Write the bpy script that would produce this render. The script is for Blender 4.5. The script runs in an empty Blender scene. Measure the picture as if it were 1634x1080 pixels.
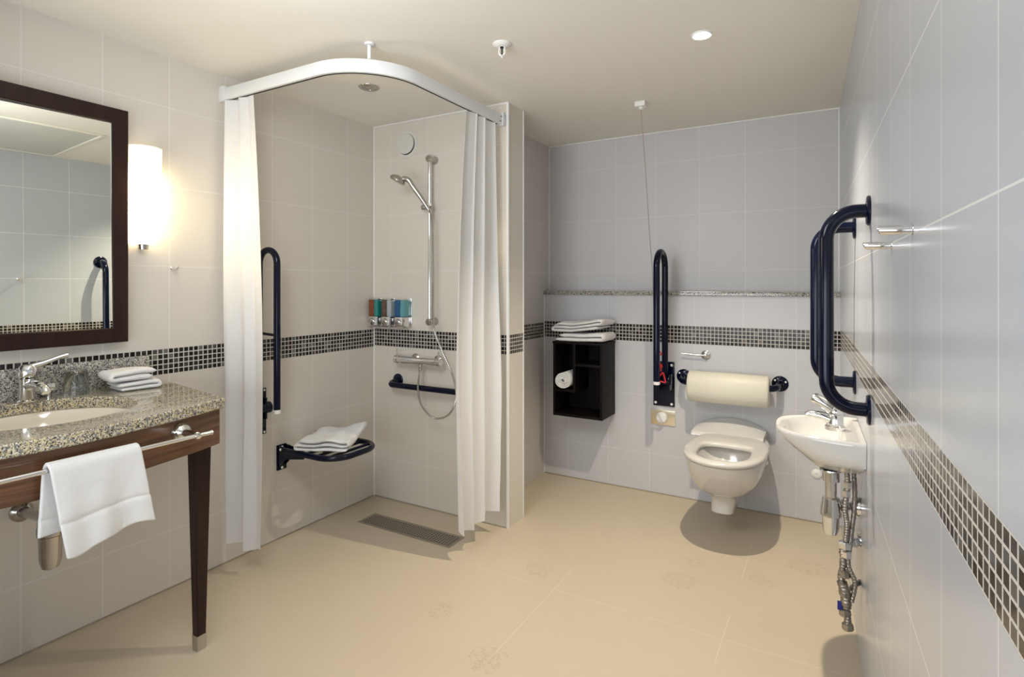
import bpy, bmesh, math, random
from mathutils import Vector, Matrix, noise
random.seed(4)
C = bpy.context.scene.collection
PI = math.pi
V = Vector
CH = 1.37            # camera height
H = 2.40             # ceiling height
LX = -2.61           # left wall
SY = 2.745           # shower back wall
WY = 3.70            # boxed-in lower wall behind the toilet
UY = 3.78            # upper wall above the ledge
def RWX(y): return 0.18 - 0.042*y
RN = V((-1, -0.042, 0)).normalized(); RT = V((-0.042, 1, 0)).normalized()
def RP(y, off, z): return V((RWX(y), y, z)) + RN*off

# ------------------------------------------------------------------ materials
def new_mat(name):
    m = bpy.data.materials.new(name); m.use_nodes = True
    nt = m.node_tree; b = nt.nodes['Principled BSDF']
    return m, nt, b
def mat(name, col, rough=0.5, metal=0.0, bump=None, spec=0.5, coat=0.0, vary=0.0, **k):
    m, nt, b = new_mat(name)
    b.inputs['Base Color'].default_value = (*col, 1); b.inputs['Roughness'].default_value = rough
    b.inputs['Metallic'].default_value = metal; b.inputs['Specular IOR Level'].default_value = spec
    b.inputs['Coat Weight'].default_value = coat; b.inputs['Coat Roughness'].default_value = 0.08
    tc = nt.nodes.new('ShaderNodeNewGeometry')
    if vary:
        n = nt.nodes.new('ShaderNodeTexNoise'); n.inputs['Scale'].default_value = k.get('vscale', 6)
        nt.links.new(tc.outputs['Position'], n.inputs['Vector'])
        mx = nt.nodes.new('ShaderNodeMix'); mx.data_type = 'RGBA'
        mx.inputs['A'].default_value = (*[c*(1-vary) for c in col], 1)
        mx.inputs['B'].default_value = (*[min(1, c*(1+vary)) for c in col], 1)
        nt.links.new(n.outputs['Fac'], mx.inputs['Factor']); nt.links.new(mx.outputs['Result'], b.inputs['Base Color'])
    if bump:
        n = nt.nodes.new('ShaderNodeTexNoise'); n.inputs['Scale'].default_value = bump[0]
        n.inputs['Detail'].default_value = 4
        nt.links.new(tc.outputs['Position'], n.inputs['Vector'])
        bp = nt.nodes.new('ShaderNodeBump'); bp.inputs['Strength'].default_value = bump[1]
        bp.inputs['Distance'].default_value = bump[2]
        nt.links.new(n.outputs['Fac'], bp.inputs['Height']); nt.links.new(bp.outputs['Normal'], b.inputs['Normal'])
    return m
class G:      # tiny node-math helper
    def __init__(s, nt): s.nt = nt
    def m(s, op, a, b=None, c=None):
        n = s.nt.nodes.new('ShaderNodeMath'); n.operation = op
        for i, v in enumerate((a, b, c)):
            if v is None: continue
            if isinstance(v, (int, float)): n.inputs[i].default_value = v
            else: s.nt.links.new(v, n.inputs[i])
        return n.outputs[0]
    def comb(s, x, y, z):
        n = s.nt.nodes.new('ShaderNodeCombineXYZ')
        for i, v in enumerate((x, y, z)):
            if isinstance(v, (int, float)): n.inputs[i].default_value = v
            else: s.nt.links.new(v, n.inputs[i])
        return n.outputs[0]
    def mix(s, f, a, b):
        n = s.nt.nodes.new('ShaderNodeMix'); n.data_type = 'RGBA'
        for nm, v in (('Factor', f), ('A', a), ('B', b)):
            if isinstance(v, (int, float)): n.inputs[nm].default_value = v
            elif isinstance(v, tuple): n.inputs[nm].default_value = (*v, 1)
            else: s.nt.links.new(v, n.inputs[nm])
        return n.outputs['Result']
    def noise(s, vec, scale, detail=3, rough=0.5):
        n = s.nt.nodes.new('ShaderNodeTexNoise'); n.inputs['Scale'].default_value = scale
        n.inputs['Detail'].default_value = detail; n.inputs['Roughness'].default_value = rough
        s.nt.links.new(vec, n.inputs['Vector']); return n.outputs['Fac']
    def ramp(s, f, stops, interp='LINEAR'):
        n = s.nt.nodes.new('ShaderNodeValToRGB'); n.color_ramp.interpolation = interp
        el = n.color_ramp.elements
        while len(el) < len(stops): el.new(0.5)
        for e, (p, c) in zip(el, stops): e.position = p; e.color = (*c, 1)
        s.nt.links.new(f, n.inputs['Fac']); return n.outputs['Color']
    def bump(s, h, strength, dist):
        n = s.nt.nodes.new('ShaderNodeBump'); n.inputs['Strength'].default_value = strength
        n.inputs['Distance'].default_value = dist; s.nt.links.new(h, n.inputs['Height']); return n.outputs['Normal']

def tile_mat(name, u0, du, zl, band=(0.98, 1.09), base=(0.63, 0.61, 0.585), mod=0.023, rough=0.22, jc=(0.80, 0.79, 0.76), jm=0.5):
    m, nt, b = new_mat(name); g = G(nt)
    geo = nt.nodes.new('ShaderNodeNewGeometry')
    sp = nt.nodes.new('ShaderNodeSeparateXYZ'); nt.links.new(geo.outputs['Position'], sp.inputs[0])
    sn = nt.nodes.new('ShaderNodeSeparateXYZ'); nt.links.new(geo.outputs['True Normal'], sn.inputs[0])
    isx = g.m('GREATER_THAN', g.m('ABSOLUTE', sn.outputs[0]), 0.7)
    u = g.m('ADD', g.m('MULTIPLY', isx, sp.outputs[1]), g.m('MULTIPLY', g.m('SUBTRACT', 1, isx), sp.outputs[0]))
    z = sp.outputs[2]
    w = 0.0032
    f = g.m('FRACT', g.m('DIVIDE', g.m('SUBTRACT', u, u0 - du*20), du))
    gv = g.m('GREATER_THAN', g.m('ABSOLUTE', g.m('SUBTRACT', f, 0.5)), 0.5 - w/du/2)
    joint = gv
    for zi in zl:
        joint = g.m('MAXIMUM', joint, g.m('LESS_THAN', g.m('ABSOLUTE', g.m('SUBTRACT', z, zi)), w/2))
    z0, z1 = band
    inb = g.m('MULTIPLY', g.m('GREATER_THAN', z, z0), g.m('LESS_THAN', z, z1))
    mz = (z1 - z0)/5
    fu = g.m('FRACT', g.m('DIVIDE', g.m('ADD', u, 20), mod)); fz = g.m('FRACT', g.m('DIVIDE', g.m('SUBTRACT', z, z0), mz))
    du_ = g.m('ABSOLUTE', g.m('SUBTRACT', fu, 0.5)); dz_ = g.m('ABSOLUTE', g.m('SUBTRACT', fz, 0.5))
    grout = g.m('GREATER_THAN', g.m('MAXIMUM', du_, dz_), 0.40)
    idv = g.comb(g.m('FLOOR', g.m('DIVIDE', g.m('ADD', u, 20), mod)), g.m('FLOOR', g.m('DIVIDE', g.m('SUBTRACT', z, z0), mz)), 3.0)
    wn = nt.nodes.new('ShaderNodeTexWhiteNoise'); nt.links.new(idv, wn.inputs['Vector'])
    tcol = g.ramp(wn.outputs['Value'], [(0, (0.008, 0.007, 0.006)), (0.45, (0.018, 0.014, 0.012)), (0.7, (0.03, 0.028, 0.026)), (0.9, (0.07, 0.075, 0.075)), (1, (0.16, 0.15, 0.13))])
    marb = g.noise(geo.outputs['Position'], 140, 5, 0.7)
    tcol = g.mix(g.m('MULTIPLY', g.m('GREATER_THAN', marb, 0.6), 0.12), tcol, (0.3, 0.28, 0.25))
    bandc = g.mix(grout, tcol, (0.56, 0.53, 0.48))
    cell = nt.nodes.new('ShaderNodeTexWhiteNoise')
    nt.links.new(g.comb(g.m('FLOOR', g.m('DIVIDE', g.m('SUBTRACT', u, u0 - du*20), du)), g.m('FLOOR', g.m('MULTIPLY', z, 2.8)), 1.0), cell.inputs['Vector'])
    lo = tuple(c*0.965 for c in base)
    tb = g.mix(cell.outputs['Value'], lo, base)
    wall = g.mix(g.m('MULTIPLY', joint, jm), tb, jc)
    col = g.mix(inb, wall, bandc)
    nt.links.new(col, b.inputs['Base Color'])
    rb = g.m('ADD', g.m('MULTIPLY', g.m('SUBTRACT', 1, inb), rough), g.m('MULTIPLY', inb, g.m('ADD', 0.10, g.m('MULTIPLY', grout, 0.5))))
    nt.links.new(rb, b.inputs['Roughness'])
    nt.links.new(g.m('SUBTRACT', 0.5, g.m('MULTIPLY', inb, 0.28)), b.inputs['Specular IOR Level'])
    # faint horizontally ribbed glaze
    sc = g.comb(g.m('MULTIPLY', u, 6), 0.0, g.m('MULTIPLY', z, 150))
    rib = g.noise(sc, 1.0, 2)
    notb = g.m('SUBTRACT', 1, inb)
    hgt = g.m('SUBTRACT', g.m('MULTIPLY', g.m('MULTIPLY', rib, 0.35), notb), g.m('MAXIMUM', g.m('MULTIPLY', joint, notb), g.m('MULTIPLY', grout, inb)))
    nt.links.new(g.bump(hgt, 0.35, 0.0012), b.inputs['Normal'])
    return m
ZU = (1.455, 1.815, 2.17)
T_left = tile_mat('tiles_left', 0.905, 0.268, ZU + (0.62, 0.26), (0.97, 1.086), base=(0.64, 0.60, 0.54))
T_show = tile_mat('tiles_shower', -2.172, 0.288, ZU + (0.62, 0.26), (0.978, 1.09), base=(0.67, 0.63, 0.56))
T_rec = tile_mat('tiles_recess', 3.2, 0.29, (1.46, 1.815, 0.64, 0.26), (0.99, 1.10), base=(0.58, 0.55, 0.53))
T_low = tile_mat('tiles_back_lower', -1.65, 0.29, (0.64, 0.257), (0.994, 1.11), base=(0.585, 0.59, 0.61), rough=0.3)
T_up = tile_mat('tiles_back_upper', -1.608, 0.28, (1.465, 1.83, 2.19), (-2, -1), base=(0.60, 0.595, 0.60), rough=0.42)
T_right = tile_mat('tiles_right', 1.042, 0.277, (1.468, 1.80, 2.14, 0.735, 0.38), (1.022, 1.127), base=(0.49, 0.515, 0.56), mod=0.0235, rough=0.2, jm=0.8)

def floor_mat():
    m, nt, b = new_mat('vinyl_floor'); g = G(nt)
    geo = nt.nodes.new('ShaderNodeNewGeometry'); P = geo.outputs['Position']
    n1 = g.noise(P, 1.3, 3); n2 = g.noise(P, 14, 5, 0.6)
    c = g.mix(n1, (0.52, 0.44, 0.325), (0.585, 0.50, 0.38))
    c = g.mix(g.m('MULTIPLY', n2, 0.25), c, (0.47, 0.37, 0.25))
    # sparse scratchy tan flecks
    vo = nt.nodes.new('ShaderNodeTexVoronoi'); vo.inputs['Scale'].default_value = 2.3; nt.links.new(P, vo.inputs['Vector'])
    spot = g.m('LESS_THAN', vo.outputs['Distance'], 0.07)
    mp = nt.nodes.new('ShaderNodeMapping'); mp.inputs['Scale'].default_value = (1, 2.2, 1); nt.links.new(P, mp.inputs['Vector'])
    for fx, fy, fr in ((-1.241, 2.426, 0.07), (-1.435, 1.91, 0.06), (-1.105, 1.755, 0.07), (-0.627, 2.664, 0.08), (-0.114, 3.093, 0.09), (-0.60, 2.88, 0.05), (-1.6, 3.32, 0.05), (-0.30, 2.85, 0.06)):
        dn = nt.nodes.new('ShaderNodeVectorMath'); dn.operation = 'DISTANCE'; nt.links.new(P, dn.inputs[0]); dn.inputs[1].default_value = (fx, fy, 0)
        spot = g.m('MAXIMUM', spot, g.m('LESS_THAN', g.m('ADD', dn.outputs['Value'], g.m('MULTIPLY', g.m('SUBTRACT', n2, 0.5), 0.12)), fr))
    ln = g.noise(mp.outputs[0], 26, 4, 0.62)
    line = g.m('LESS_THAN', g.m('ABSOLUTE', g.m('SUBTRACT', ln, 0.5)), 0.022)
    c = g.mix(g.m('MULTIPLY', g.m('MULTIPLY', spot, line), 0.36), c, (0.36, 0.21, 0.12))
    sp = nt.nodes.new('ShaderNodeSeparateXYZ'); nt.links.new(P, sp.inputs[0])
    def seam(o, off):
        return g.m('LESS_THAN', g.m('ABSOLUTE', g.m('SUBTRACT', g.m('FRACT', g.m('DIVIDE', g.m('ADD', o, off), 0.72)), 0.5)), 0.0022)
    sm = g.m('MULTIPLY', g.m('MAXIMUM', seam(sp.outputs[0], 10.1), seam(sp.outputs[1], 10.3)), g.m('GREATER_THAN', g.noise(P, 1.7, 1), 0.5))
    c = g.mix(g.m('MULTIPLY', sm, 0.4), c, (0.75, 0.68, 0.55))
    nt.links.new(c, b.inputs['Base Color']); b.inputs['Roughness'].default_value = 0.42
    nt.links.new(g.bump(g.noise(P, 45, 3), 0.12, 0.002), b.inputs['Normal'])
    return m
def granite(name, tint=1.0, base=(0.46, 0.44, 0.39)):
    m, nt, b = new_mat(name); g = G(nt)
    P = nt.nodes.new('ShaderNodeNewGeometry').outputs['Position']
    n1 = g.noise(P, 160, 3, 0.6); n2 = g.noise(P, 240, 3, 0.6); n3 = g.noise(P, 95, 3)
    c = g.mix(g.m('GREATER_THAN', n3, 0.53), base, (0.25, 0.24, 0.22))
    c = g.mix(g.m('GREATER_THAN', n1, 0.56), c, (0.68, 0.64, 0.54))
    c = g.mix(g.m('LESS_THAN', n2, 0.45), c, (0.035, 0.033, 0.03))
    vo = nt.nodes.new('ShaderNodeTexVoronoi'); vo.inputs['Scale'].default_value = 150; nt.links.new(P, vo.inputs['Vector'])
    c = g.mix(g.m('LESS_THAN', vo.outputs['Distance'], 0.2), c, (0.05, 0.045, 0.045))
    nt.links.new(c, b.inputs['Base Color']); b.inputs['Roughness'].default_value = 0.12
    b.inputs['Coat Weight'].default_value = 0.4
    return m
def wood(name, a, bcol, scale=(3, 22, 60), rough=0.3, spec=0.5, coat=0.3):
    m, nt, b = new_mat(name); g = G(nt)
    geo = nt.nodes.new('ShaderNodeNewGeometry')
    mp = nt.nodes.new('ShaderNodeMapping'); mp.inputs['Scale'].default_value = scale; nt.links.new(geo.outputs['Position'], mp.inputs['Vector'])
    n = g.noise(mp.outputs[0], 1.0, 5, 0.6)
    nt.links.new(g.ramp(n, [(0.3, a), (0.7, bcol)]), b.inputs['Base Color'])
    b.inputs['Roughness'].default_value = rough; b.inputs['Coat Weight'].default_value = coat; b.inputs['Specular IOR Level'].default_value = spec
    return m
def emit_mat(name, col, s):
    m, nt, b = new_mat(name); b.inputs['Base Color'].default_value = (*col, 1)
    b.inputs['Emission Color'].default_value = (*col, 1); b.inputs['Emission Strength'].default_value = s
    return m
def cloth(name, col, bump=(420, 0.5, 0.0025), rough=0.95):
    m = mat(name, col, rough, bump=bump, spec=0.1); b = m.node_tree.nodes['Principled BSDF']
    b.inputs['Sheen Weight'].default_value = 0.15
    return m
M = dict(ventcream=mat('vent_cream', (0.66, 0.64, 0.59), 0.4), drain=mat('dull_steel', (0.30, 0.26, 0.205), 0.45, 0.35),
    ceil=mat('ceiling_paint', (0.80, 0.77, 0.70), 0.8, bump=(30, 0.1, 0.001)),
    floor=floor_mat(), granite=granite('speckled_granite'), granite_sconce_lit=granite('sconce_tinted_granite', base=(0.58, 0.49, 0.30)),  # worktop copy has the sconce's golden light mixed into its base colour
    walnut=wood('walnut', (0.050, 0.021, 0.010), (0.19, 0.088, 0.038), (6, 2.2, 70)),
    darkwood=wood('dark_wood', (0.012, 0.004, 0.003), (0.026, 0.009, 0.006), (40, 40, 4), 0.3, 0.3, 0.0),
    wenge=wood('black_brown_wood', (0.0035, 0.0022, 0.002), (0.007, 0.0045, 0.004), (30, 30, 3), 0.5, 0.15, 0.0),
    navy=mat('navy_enamel', (0.0008, 0.0028, 0.016), 0.13, spec=0.3),
    chrome=mat('chrome', (0.80, 0.80, 0.80), 0.10, 1.0), satin=mat('satin_steel', (0.52, 0.50, 0.47), 0.22, 1.0, bump=(60, 0.1, 0.001)),
    brass=mat('pale_brass', (0.80, 0.73, 0.56), 0.22, 1.0),
    ceramic=mat('white_ceramic', (0.66, 0.65, 0.625), 0.08, coat=0.5), ceramic_in=mat('bowl_ceramic', (0.72, 0.70, 0.64), 0.08, coat=0.5),
    cream_bowl=mat('cream_basin', (0.78, 0.71, 0.58), 0.12, coat=0.4),
    seatpl=mat('seat_plastic', (0.62, 0.595, 0.55), 0.2, coat=0.3),
    white=mat('white_plastic', (0.82, 0.81, 0.78), 0.35), whitegl=mat('white_powder_coat', (0.70, 0.71, 0.71), 0.3),
    caulk=mat('white_edge_strip', (0.80, 0.80, 0.78), 0.4),
    towel=cloth('white_terry', (0.76, 0.755, 0.74)), curtain=cloth('white_curtain_fabric', (0.80, 0.80, 0.80), (260, 0.12, 0.001), 0.8),
    cushion=mat('cream_vinyl_padding', (0.68, 0.655, 0.55), 0.45, bump=(40, 0.15, 0.002)),
    black=mat('black_gap', (0.01, 0.01, 0.01), 0.6), red=mat('red_plastic', (0.55, 0.01, 0.012), 0.35),
    cord=mat('cord', (0.42, 0.30, 0.26), 0.7), blue=mat('blue_tag', (0.01, 0.015, 0.22), 0.4),
    hatch=mat('grey_hatch', (0.62, 0.62, 0.60), 0.5), grimy=mat('weathered_chrome', (0.36, 0.33, 0.29), 0.3, 1.0, bump=(120, 0.6, 0.004), vary=0.4, vscale=50),
    orange=mat('printed_orange', (0.20, 0.06, 0.02), 0.2, vary=0.9, vscale=90), brown=mat('printed_brown', (0.10, 0.065, 0.045), 0.2, vary=0.9, vscale=90),
    bluep=mat('printed_blue', (0.015, 0.09, 0.22), 0.2, vary=0.6, vscale=60), teal=mat('teal_liquid', (0.015, 0.22, 0.20), 0.1, coat=0.5),
    greyliq=mat('grey_liquid', (0.38, 0.44, 0.44), 0.1, coat=0.5), tealblue=mat('blue_green_liquid', (0.10, 0.30, 0.32), 0.1, coat=0.5),
)
# curtain lets light through
def translucent(m, w=0.35):
    nt = m.node_tree; b = nt.nodes['Principled BSDF']; out = nt.nodes['Material Output']
    t = nt.nodes.new('ShaderNodeBsdfTranslucent'); t.inputs['Color'].default_value = (0.85, 0.84, 0.82, 1)
    mx = nt.nodes.new('ShaderNodeMixShader'); mx.inputs[0].default_value = w
    nt.links.new(b.outputs[0], mx.inputs[1]); nt.links.new(t.outputs[0], mx.inputs[2]); nt.links.new(mx.outputs[0], out.inputs['Surface'])
translucent(M['curtain'], 0.22)
mm, nt, b = new_mat('mirror_glass'); b.inputs['Base Color'].default_value = (0.84, 0.85, 0.76, 1); b.inputs['Metallic'].default_value = 1; b.inputs['Roughness'].default_value = 0.01; M['mirror'] = mm
mm, nt, b = new_mat('clear_glass'); b.inputs['Transmission Weight'].default_value = 1; b.inputs['Roughness'].default_value = 0.02; b.inputs['IOR'].default_value = 1.45; b.inputs['Base Color'].default_value = (0.95, 0.97, 0.96, 1); M['glass'] = mm
# sconce shade: frosted glass lit by the bulb behind its middle
mm, nt, b = new_mat('lit_opal_glass'); g = G(nt)
sp = nt.nodes.new('ShaderNodeSeparateXYZ'); nt.links.new(nt.nodes.new('ShaderNodeNewGeometry').outputs['Position'], sp.inputs[0])
st = g.ramp(g.m('DIVIDE', g.m('SUBTRACT', sp.outputs[2], 1.54), 0.43), [(0, (0.6,)*3), (0.15, (1,)*3), (0.62, (1,)*3), (0.80, (0.10,)*3), (1, (0.035,)*3)])
b.inputs['Base Color'].default_value = (0.9, 0.85, 0.72, 1); b.inputs['Emission Color'].default_value = (1, 0.79, 0.43, 1)
nt.links.new(g.m('MULTIPLY', st, 19.0), b.inputs['Emission Strength']); M['opal'] = mm

# ------------------------------------------------------------------ mesh helpers
def obj(name, bm, m, parent=None, smooth=40, mats=None):
    me = bpy.data.meshes.new(name)
    bmesh.ops.recalc_face_normals(bm, faces=bm.faces[:])
    bm.to_mesh(me); bm.free()
    for x in (mats or [m]): me.materials.append(x)
    if smooth:
        for p in me.polygons: p.use_smooth = True
        me.set_sharp_from_angle(angle=math.radians(smooth))
    o = bpy.data.objects.new(name, me); C.objects.link(o)
    if parent is not None:
        o.parent = parent
        w = parent; mt = Matrix.Translation((0, 0, 0))
        while w: mt = Matrix.Translation(w.location) @ mt if w.type == 'EMPTY' else mt; w = w.parent
        o.matrix_parent_inverse = mt.inverted() if parent.type == 'EMPTY' else Matrix()
        # children of mesh parts share the part's world frame (parts have identity local transform)
    return o
def thing(name, label, cat, loc, group=None):
    o = bpy.data.objects.new(name, None); C.objects.link(o); o.location = loc; o.empty_display_size = 0.05
    o['label'] = label; o['category'] = cat
    if group: o['group'] = group
    return o
def tag(o, label, cat, group=None):
    o['label'] = label; o['category'] = cat
    if group: o['group'] = group
    return o
def struct(name, bm, m, smooth=0):
    o = obj(name, bm, m, smooth=smooth); o['kind'] = 'structure'; return o
def nb(): return bmesh.new()
def box(bm, lo, hi, bev=0.0, seg=2, mi=0):
    lo = V(lo); hi = V(hi); c = (lo+hi)/2; s = hi-lo
    r = bmesh.ops.create_cube(bm, size=1, matrix=Matrix.Translation(c) @ Matrix.Diagonal((*s, 1)))
    fs = set()
    for v in r['verts']: fs.update(v.link_faces)
    for f in fs: f.material_index = mi
    if bev:
        es = set()
        for v in r['verts']: es.update(v.link_edges)
        bmesh.ops.bevel(bm, geom=list(es), offset=bev, segments=seg, profile=0.7, affect='EDGES')
    return bm
def frame(d):
    d = V(d).normalized(); up = V((0, 0, 1)) if abs(d.z) < 0.9 else V((1, 0, 0))
    a = d.cross(up).normalized(); return a, a.cross(d).normalized(), d
def bridge(bm, rings, closed=True, cap=True, mi=0):
    vs = [[bm.verts.new(p) for p in r] for r in rings]
    n = len(vs[0])
    for i in range(len(vs)-1):
        for j in range(n if closed else n-1):
            f = bm.faces.new((vs[i][j], vs[i][(j+1) % n], vs[i+1][(j+1) % n], vs[i+1][j])); f.material_index = mi
    if cap:
        for r in (vs[0], vs[-1]):
            try: f = bm.faces.new(r); f.material_index = mi
            except ValueError: pass
    return vs
def tube(bm, pts, r, n=16, closed=False, cap=True, mi=0):
    pts = [V(p) for p in pts]; rings = []; N = len(pts)
    rr = r if isinstance(r, (list, tuple)) else [r]*N
    a = None
    for i, p in enumerate(pts):
        d = ((pts[(i+1) % N]-pts[i-1]) if closed else (pts[min(i+1, N-1)]-pts[max(i-1, 0)])).normalized()
        if a is None: a = frame(d)[0]
        else: a = (a - d*a.dot(d)).normalized()
        b_ = d.cross(a)
        rings.append([p + (a*math.cos(t)+b_*math.sin(t))*rr[i] for t in [2*PI*k/n for k in range(n)]])
    if closed: rings.append(rings[0]); cap = False
    if closed:
        vs = [[bm.verts.new(p) for p in r_] for r_ in rings[:-1]]; vs.append(vs[0])
        for i in range(N):
            for j in range(n):
                bm.faces.new((vs[i][j], vs[i][(j+1) % n], vs[i+1][(j+1) % n], vs[i+1][j]))
    else: bridge(bm, rings, cap=cap, mi=mi)
    return bm
def lathe(bm, org, d, prof, n=32, cap=True, mi=0):
    a, b_, d = frame(d); org = V(org)
    rings = [[org + d*h + (a*math.cos(t)+b_*math.sin(t))*max(r, 1e-4) for t in [2*PI*k/n for k in range(n)]] for r, h in prof]
    bridge(bm, rings, cap=cap, mi=mi); return bm
def fillet(pts, r, n=8):
    """round the corners of a polyline"""
    pts = [V(p) for p in pts]; out = [pts[0]]
    for i in range(1, len(pts)-1):
        p = pts[i]; a = (pts[i-1]-p); b_ = (pts[i+1]-p); la, lb = a.length, b_.length; a.normalize(); b_.normalize()
        ang = a.angle(b_); t = min(r/math.tan(ang/2), la*0.49 if i > 1 else la*0.98, lb*0.49 if i < len(pts)-2 else lb*0.98)
        A = p+a*t; B = p+b_*t
        c = p + (a+b_).normalized()*(t/math.cos(ang/2)); R = (A-c).length
        va = (A-c).normalized(); vb = (B-c).normalized(); th = va.angle(vb)
        for k in range(n+1):
            s = k/n
            out.append(c + (va*math.sin((1-s)*th)+vb*math.sin(s*th))/math.sin(th)*R)
    out.append(pts[-1]); return out
def crom(pts, n=8):
    pts = [V(p) for p in pts]; P = [pts[0]]+pts+[pts[-1]]; out = []
    for i in range(1, len(P)-2):
        for k in range(n):
            t = k/n; a, b_, c, d = P[i-1:i+3]
            out.append(0.5*((2*b_)+(c-a)*t+(2*a-5*b_+4*c-d)*t*t+(3*b_-a-3*c+d)*t**3))
    out.append(pts[-1]); return out
def prism(bm, outline, z0, z1, bev=0.0, mi=0, seg=2):
    lo = [bm.verts.new((x, y, z0)) for x, y in outline]; hi = [bm.verts.new((x, y, z1)) for x, y in outline]
    n = len(lo); fs = [bm.faces.new(lo[::-1]), bm.faces.new(hi)]
    for i in range(n): fs.append(bm.faces.new((lo[i], lo[(i+1) % n], hi[(i+1) % n], hi[i])))
    for f in fs: f.material_index = mi
    if bev:
        es = [e for f in fs[:2] for e in f.edges]
        bmesh.ops.bevel(bm, geom=es, offset=bev, segments=seg, profile=0.6, affect='EDGES')
    return bm
def pad(bm, c, size, rot=0.0, amp=0.004, e=0.35, ez=0.8, nu=48, nv=20, seed=0, warp=None, freq=9):
    """soft rounded slab (a folded cloth layer)"""
    c = V(c); R = Matrix.Rotation(rot, 3, 'Z')
    def sp(x, p): return math.copysign(abs(x)**p, x)
    rows = []
    for i in range(nv+1):
        ph = -PI/2 + PI*i/nv; row = []
        for j in range(nu):
            th = 2*PI*j/nu
            cx = sp(math.cos(ph), ez)
            p = V((sp(math.cos(th), e)*cx*size[0]/2, sp(math.sin(th), e)*cx*size[1]/2, sp(math.sin(ph), ez)*size[2]/2))
            if warp: p = warp(p)
            q = p*freq + V((seed*7.1, seed*3.3, seed*1.7))
            p = p + V((noise.noise(q), noise.noise(q+V((9, 0, 0))), noise.noise(q+V((0, 9, 0))))) * amp
            row.append(R @ p + c)
        rows.append(row)
    bridge(bm, rows); return bm
def caps(pts, d, m, t, r=0.005, h=0.003):
    for p in pts: obj('screw_cap', screws(nb(), [p], d, r, h), m, t)
def fold_cloth(bm, c, L, Wd, t, n, rot=0.0, seed=0, warp=None, amp=0.005, flip=False):
    """a sheet folded n times, lying with its folds across local x and its layered edge on local -y"""
    cl = []; r = t/2; x0, x1 = -L/2+r, L/2-r
    for k in range(n):
        a, b5 = (x0, x1) if k % 2 == 0 else (x1, x0)
        e = 0.012*((k*5+seed) % 3) if k in (0, n-1) else 0.0
        if k == 0: a += e
        if k == n-1: b5 -= e if k % 2 == 0 else -e
        for i in range(15): cl.append((a+(b5-a)*i/14, t*(k+0.5)))
        if k < n-1:
            sg = 1 if k % 2 == 0 else -1
            for i in range(1, 7):
                th = -PI/2+PI*i/7; cl.append((b5+sg*r*1.15*math.cos(th), t*(k+1)+r*math.sin(th)))
    N = len(cl); nor = []
    for i in range(N):
        a = cl[max(i-1, 0)]; b5 = cl[min(i+1, N-1)]; d = V((b5[0]-a[0], b5[1]-a[1])).normalized(); nor.append(V((-d.y, d.x)))
    Rm = Matrix.Rotation(rot, 3, 'Z'); c = V(c); rows = []; M_ = 14
    for j in range(M_+1):
        y = -Wd/2+Wd*j/M_; ed = min(j, M_-j); th = (0.35, 0.8, 0.97)[min(ed, 2)]*t/2*0.97
        ring = []
        for side in (1, -1):
            idx = range(N) if side == 1 else range(N-1, -1, -1)
            for i in idx:
                lay = cl[i][1]/t
                tt = th*(0.45 if i in (0, N-1) else 1.0)
                x = cl[i][0]+nor[i].x*tt*side; z = cl[i][1]+nor[i].y*tt*side
                yy = y + (0.006*noise.noise(V((x*14, lay*2.3+seed, 5))) if ed < 2 else 0)
                p = V((-x if flip else x, yy, z))
                q = V((p.x*8+seed*3.1, p.y*8, seed*2.0)); k2 = min(1.0, z/(t*n)*1.3)
                p.z += amp*k2*noise.noise(q)*1.6 + 0.3*amp*k2*noise.noise(q*3.1)
                p.x += amp*0.8*noise.noise(V((p.y*9, lay*1.7, seed)))
                if warp: p = warp(p)
                ring.append(Rm @ p + c)
        rows.append(ring)
    vs = [[bm.verts.new(p) for p in r_] for r_ in rows]; n2 = 2*N
    for j in range(M_):
        for i in range(n2): bm.faces.new((vs[j][i], vs[j][(i+1) % n2], vs[j+1][(i+1) % n2], vs[j+1][i]))
    for j in (0, M_):
        for i in range(N-1): bm.faces.new((vs[j][i], vs[j][i+1], vs[j][n2-2-i], vs[j][n2-1-i]))
    return bm
def screws(bm, pts, d, r=0.005, h=0.003, n=12):
    for p in pts: lathe(bm, p, d, [(0.0, 0), (r, 0), (r, h*0.6), (r*0.6, h), (0.0, h)], n, cap=False)
    return bm

# ------------------------------------------------------------------ room shell
YF = -0.75
struct('floor', box(nb(), (-2.75, YF-0.1, -0.08), (0.4, 3.9, 0)), M['floor'])
struct('ceiling', box(nb(), (-2.75, YF-0.1, H), (0.4, 3.9, H+0.08)), M['ceil'])
struct('wall_left', box(nb(), (LX-0.1, YF, 0), (LX, 2.92, H)), T_left)
struct('wall_shower', box(nb(), (LX, SY, 0), (-1.60, 2.925, H)), T_show)
struct('wall_recess', box(nb(), (-1.95, 2.925, 0), (-1.85, 3.88, H)), T_rec)
struct('wall_back_lower', box(nb(), (-1.85, WY, 0), (RWX(WY)+0.002, 3.88, 1.303)), T_low)
struct('wall_back', box(nb(), (-1.85, UY, 1.303), (RWX(UY)+0.002, 3.88, H)), T_up)
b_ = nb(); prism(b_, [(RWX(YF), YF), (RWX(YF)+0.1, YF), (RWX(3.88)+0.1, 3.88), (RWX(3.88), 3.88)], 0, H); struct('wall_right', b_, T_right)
struct('wall_front', box(nb(), (-2.71, YF-0.1, 0), (0.35, YF, H)), M['ceil'])
def corner_strip(n, x, y, s=0.006, z0=0.0, z1=H):
    struct('trim_%d' % n, box(nb(), (x-s, y-s, z0), (x+s, y+s, z1), 0.002), M['caulk'], smooth=30)
corner_strip(1, -1.600, SY, 0.007); corner_strip(2, -1.600, 2.925, 0.004)
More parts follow.
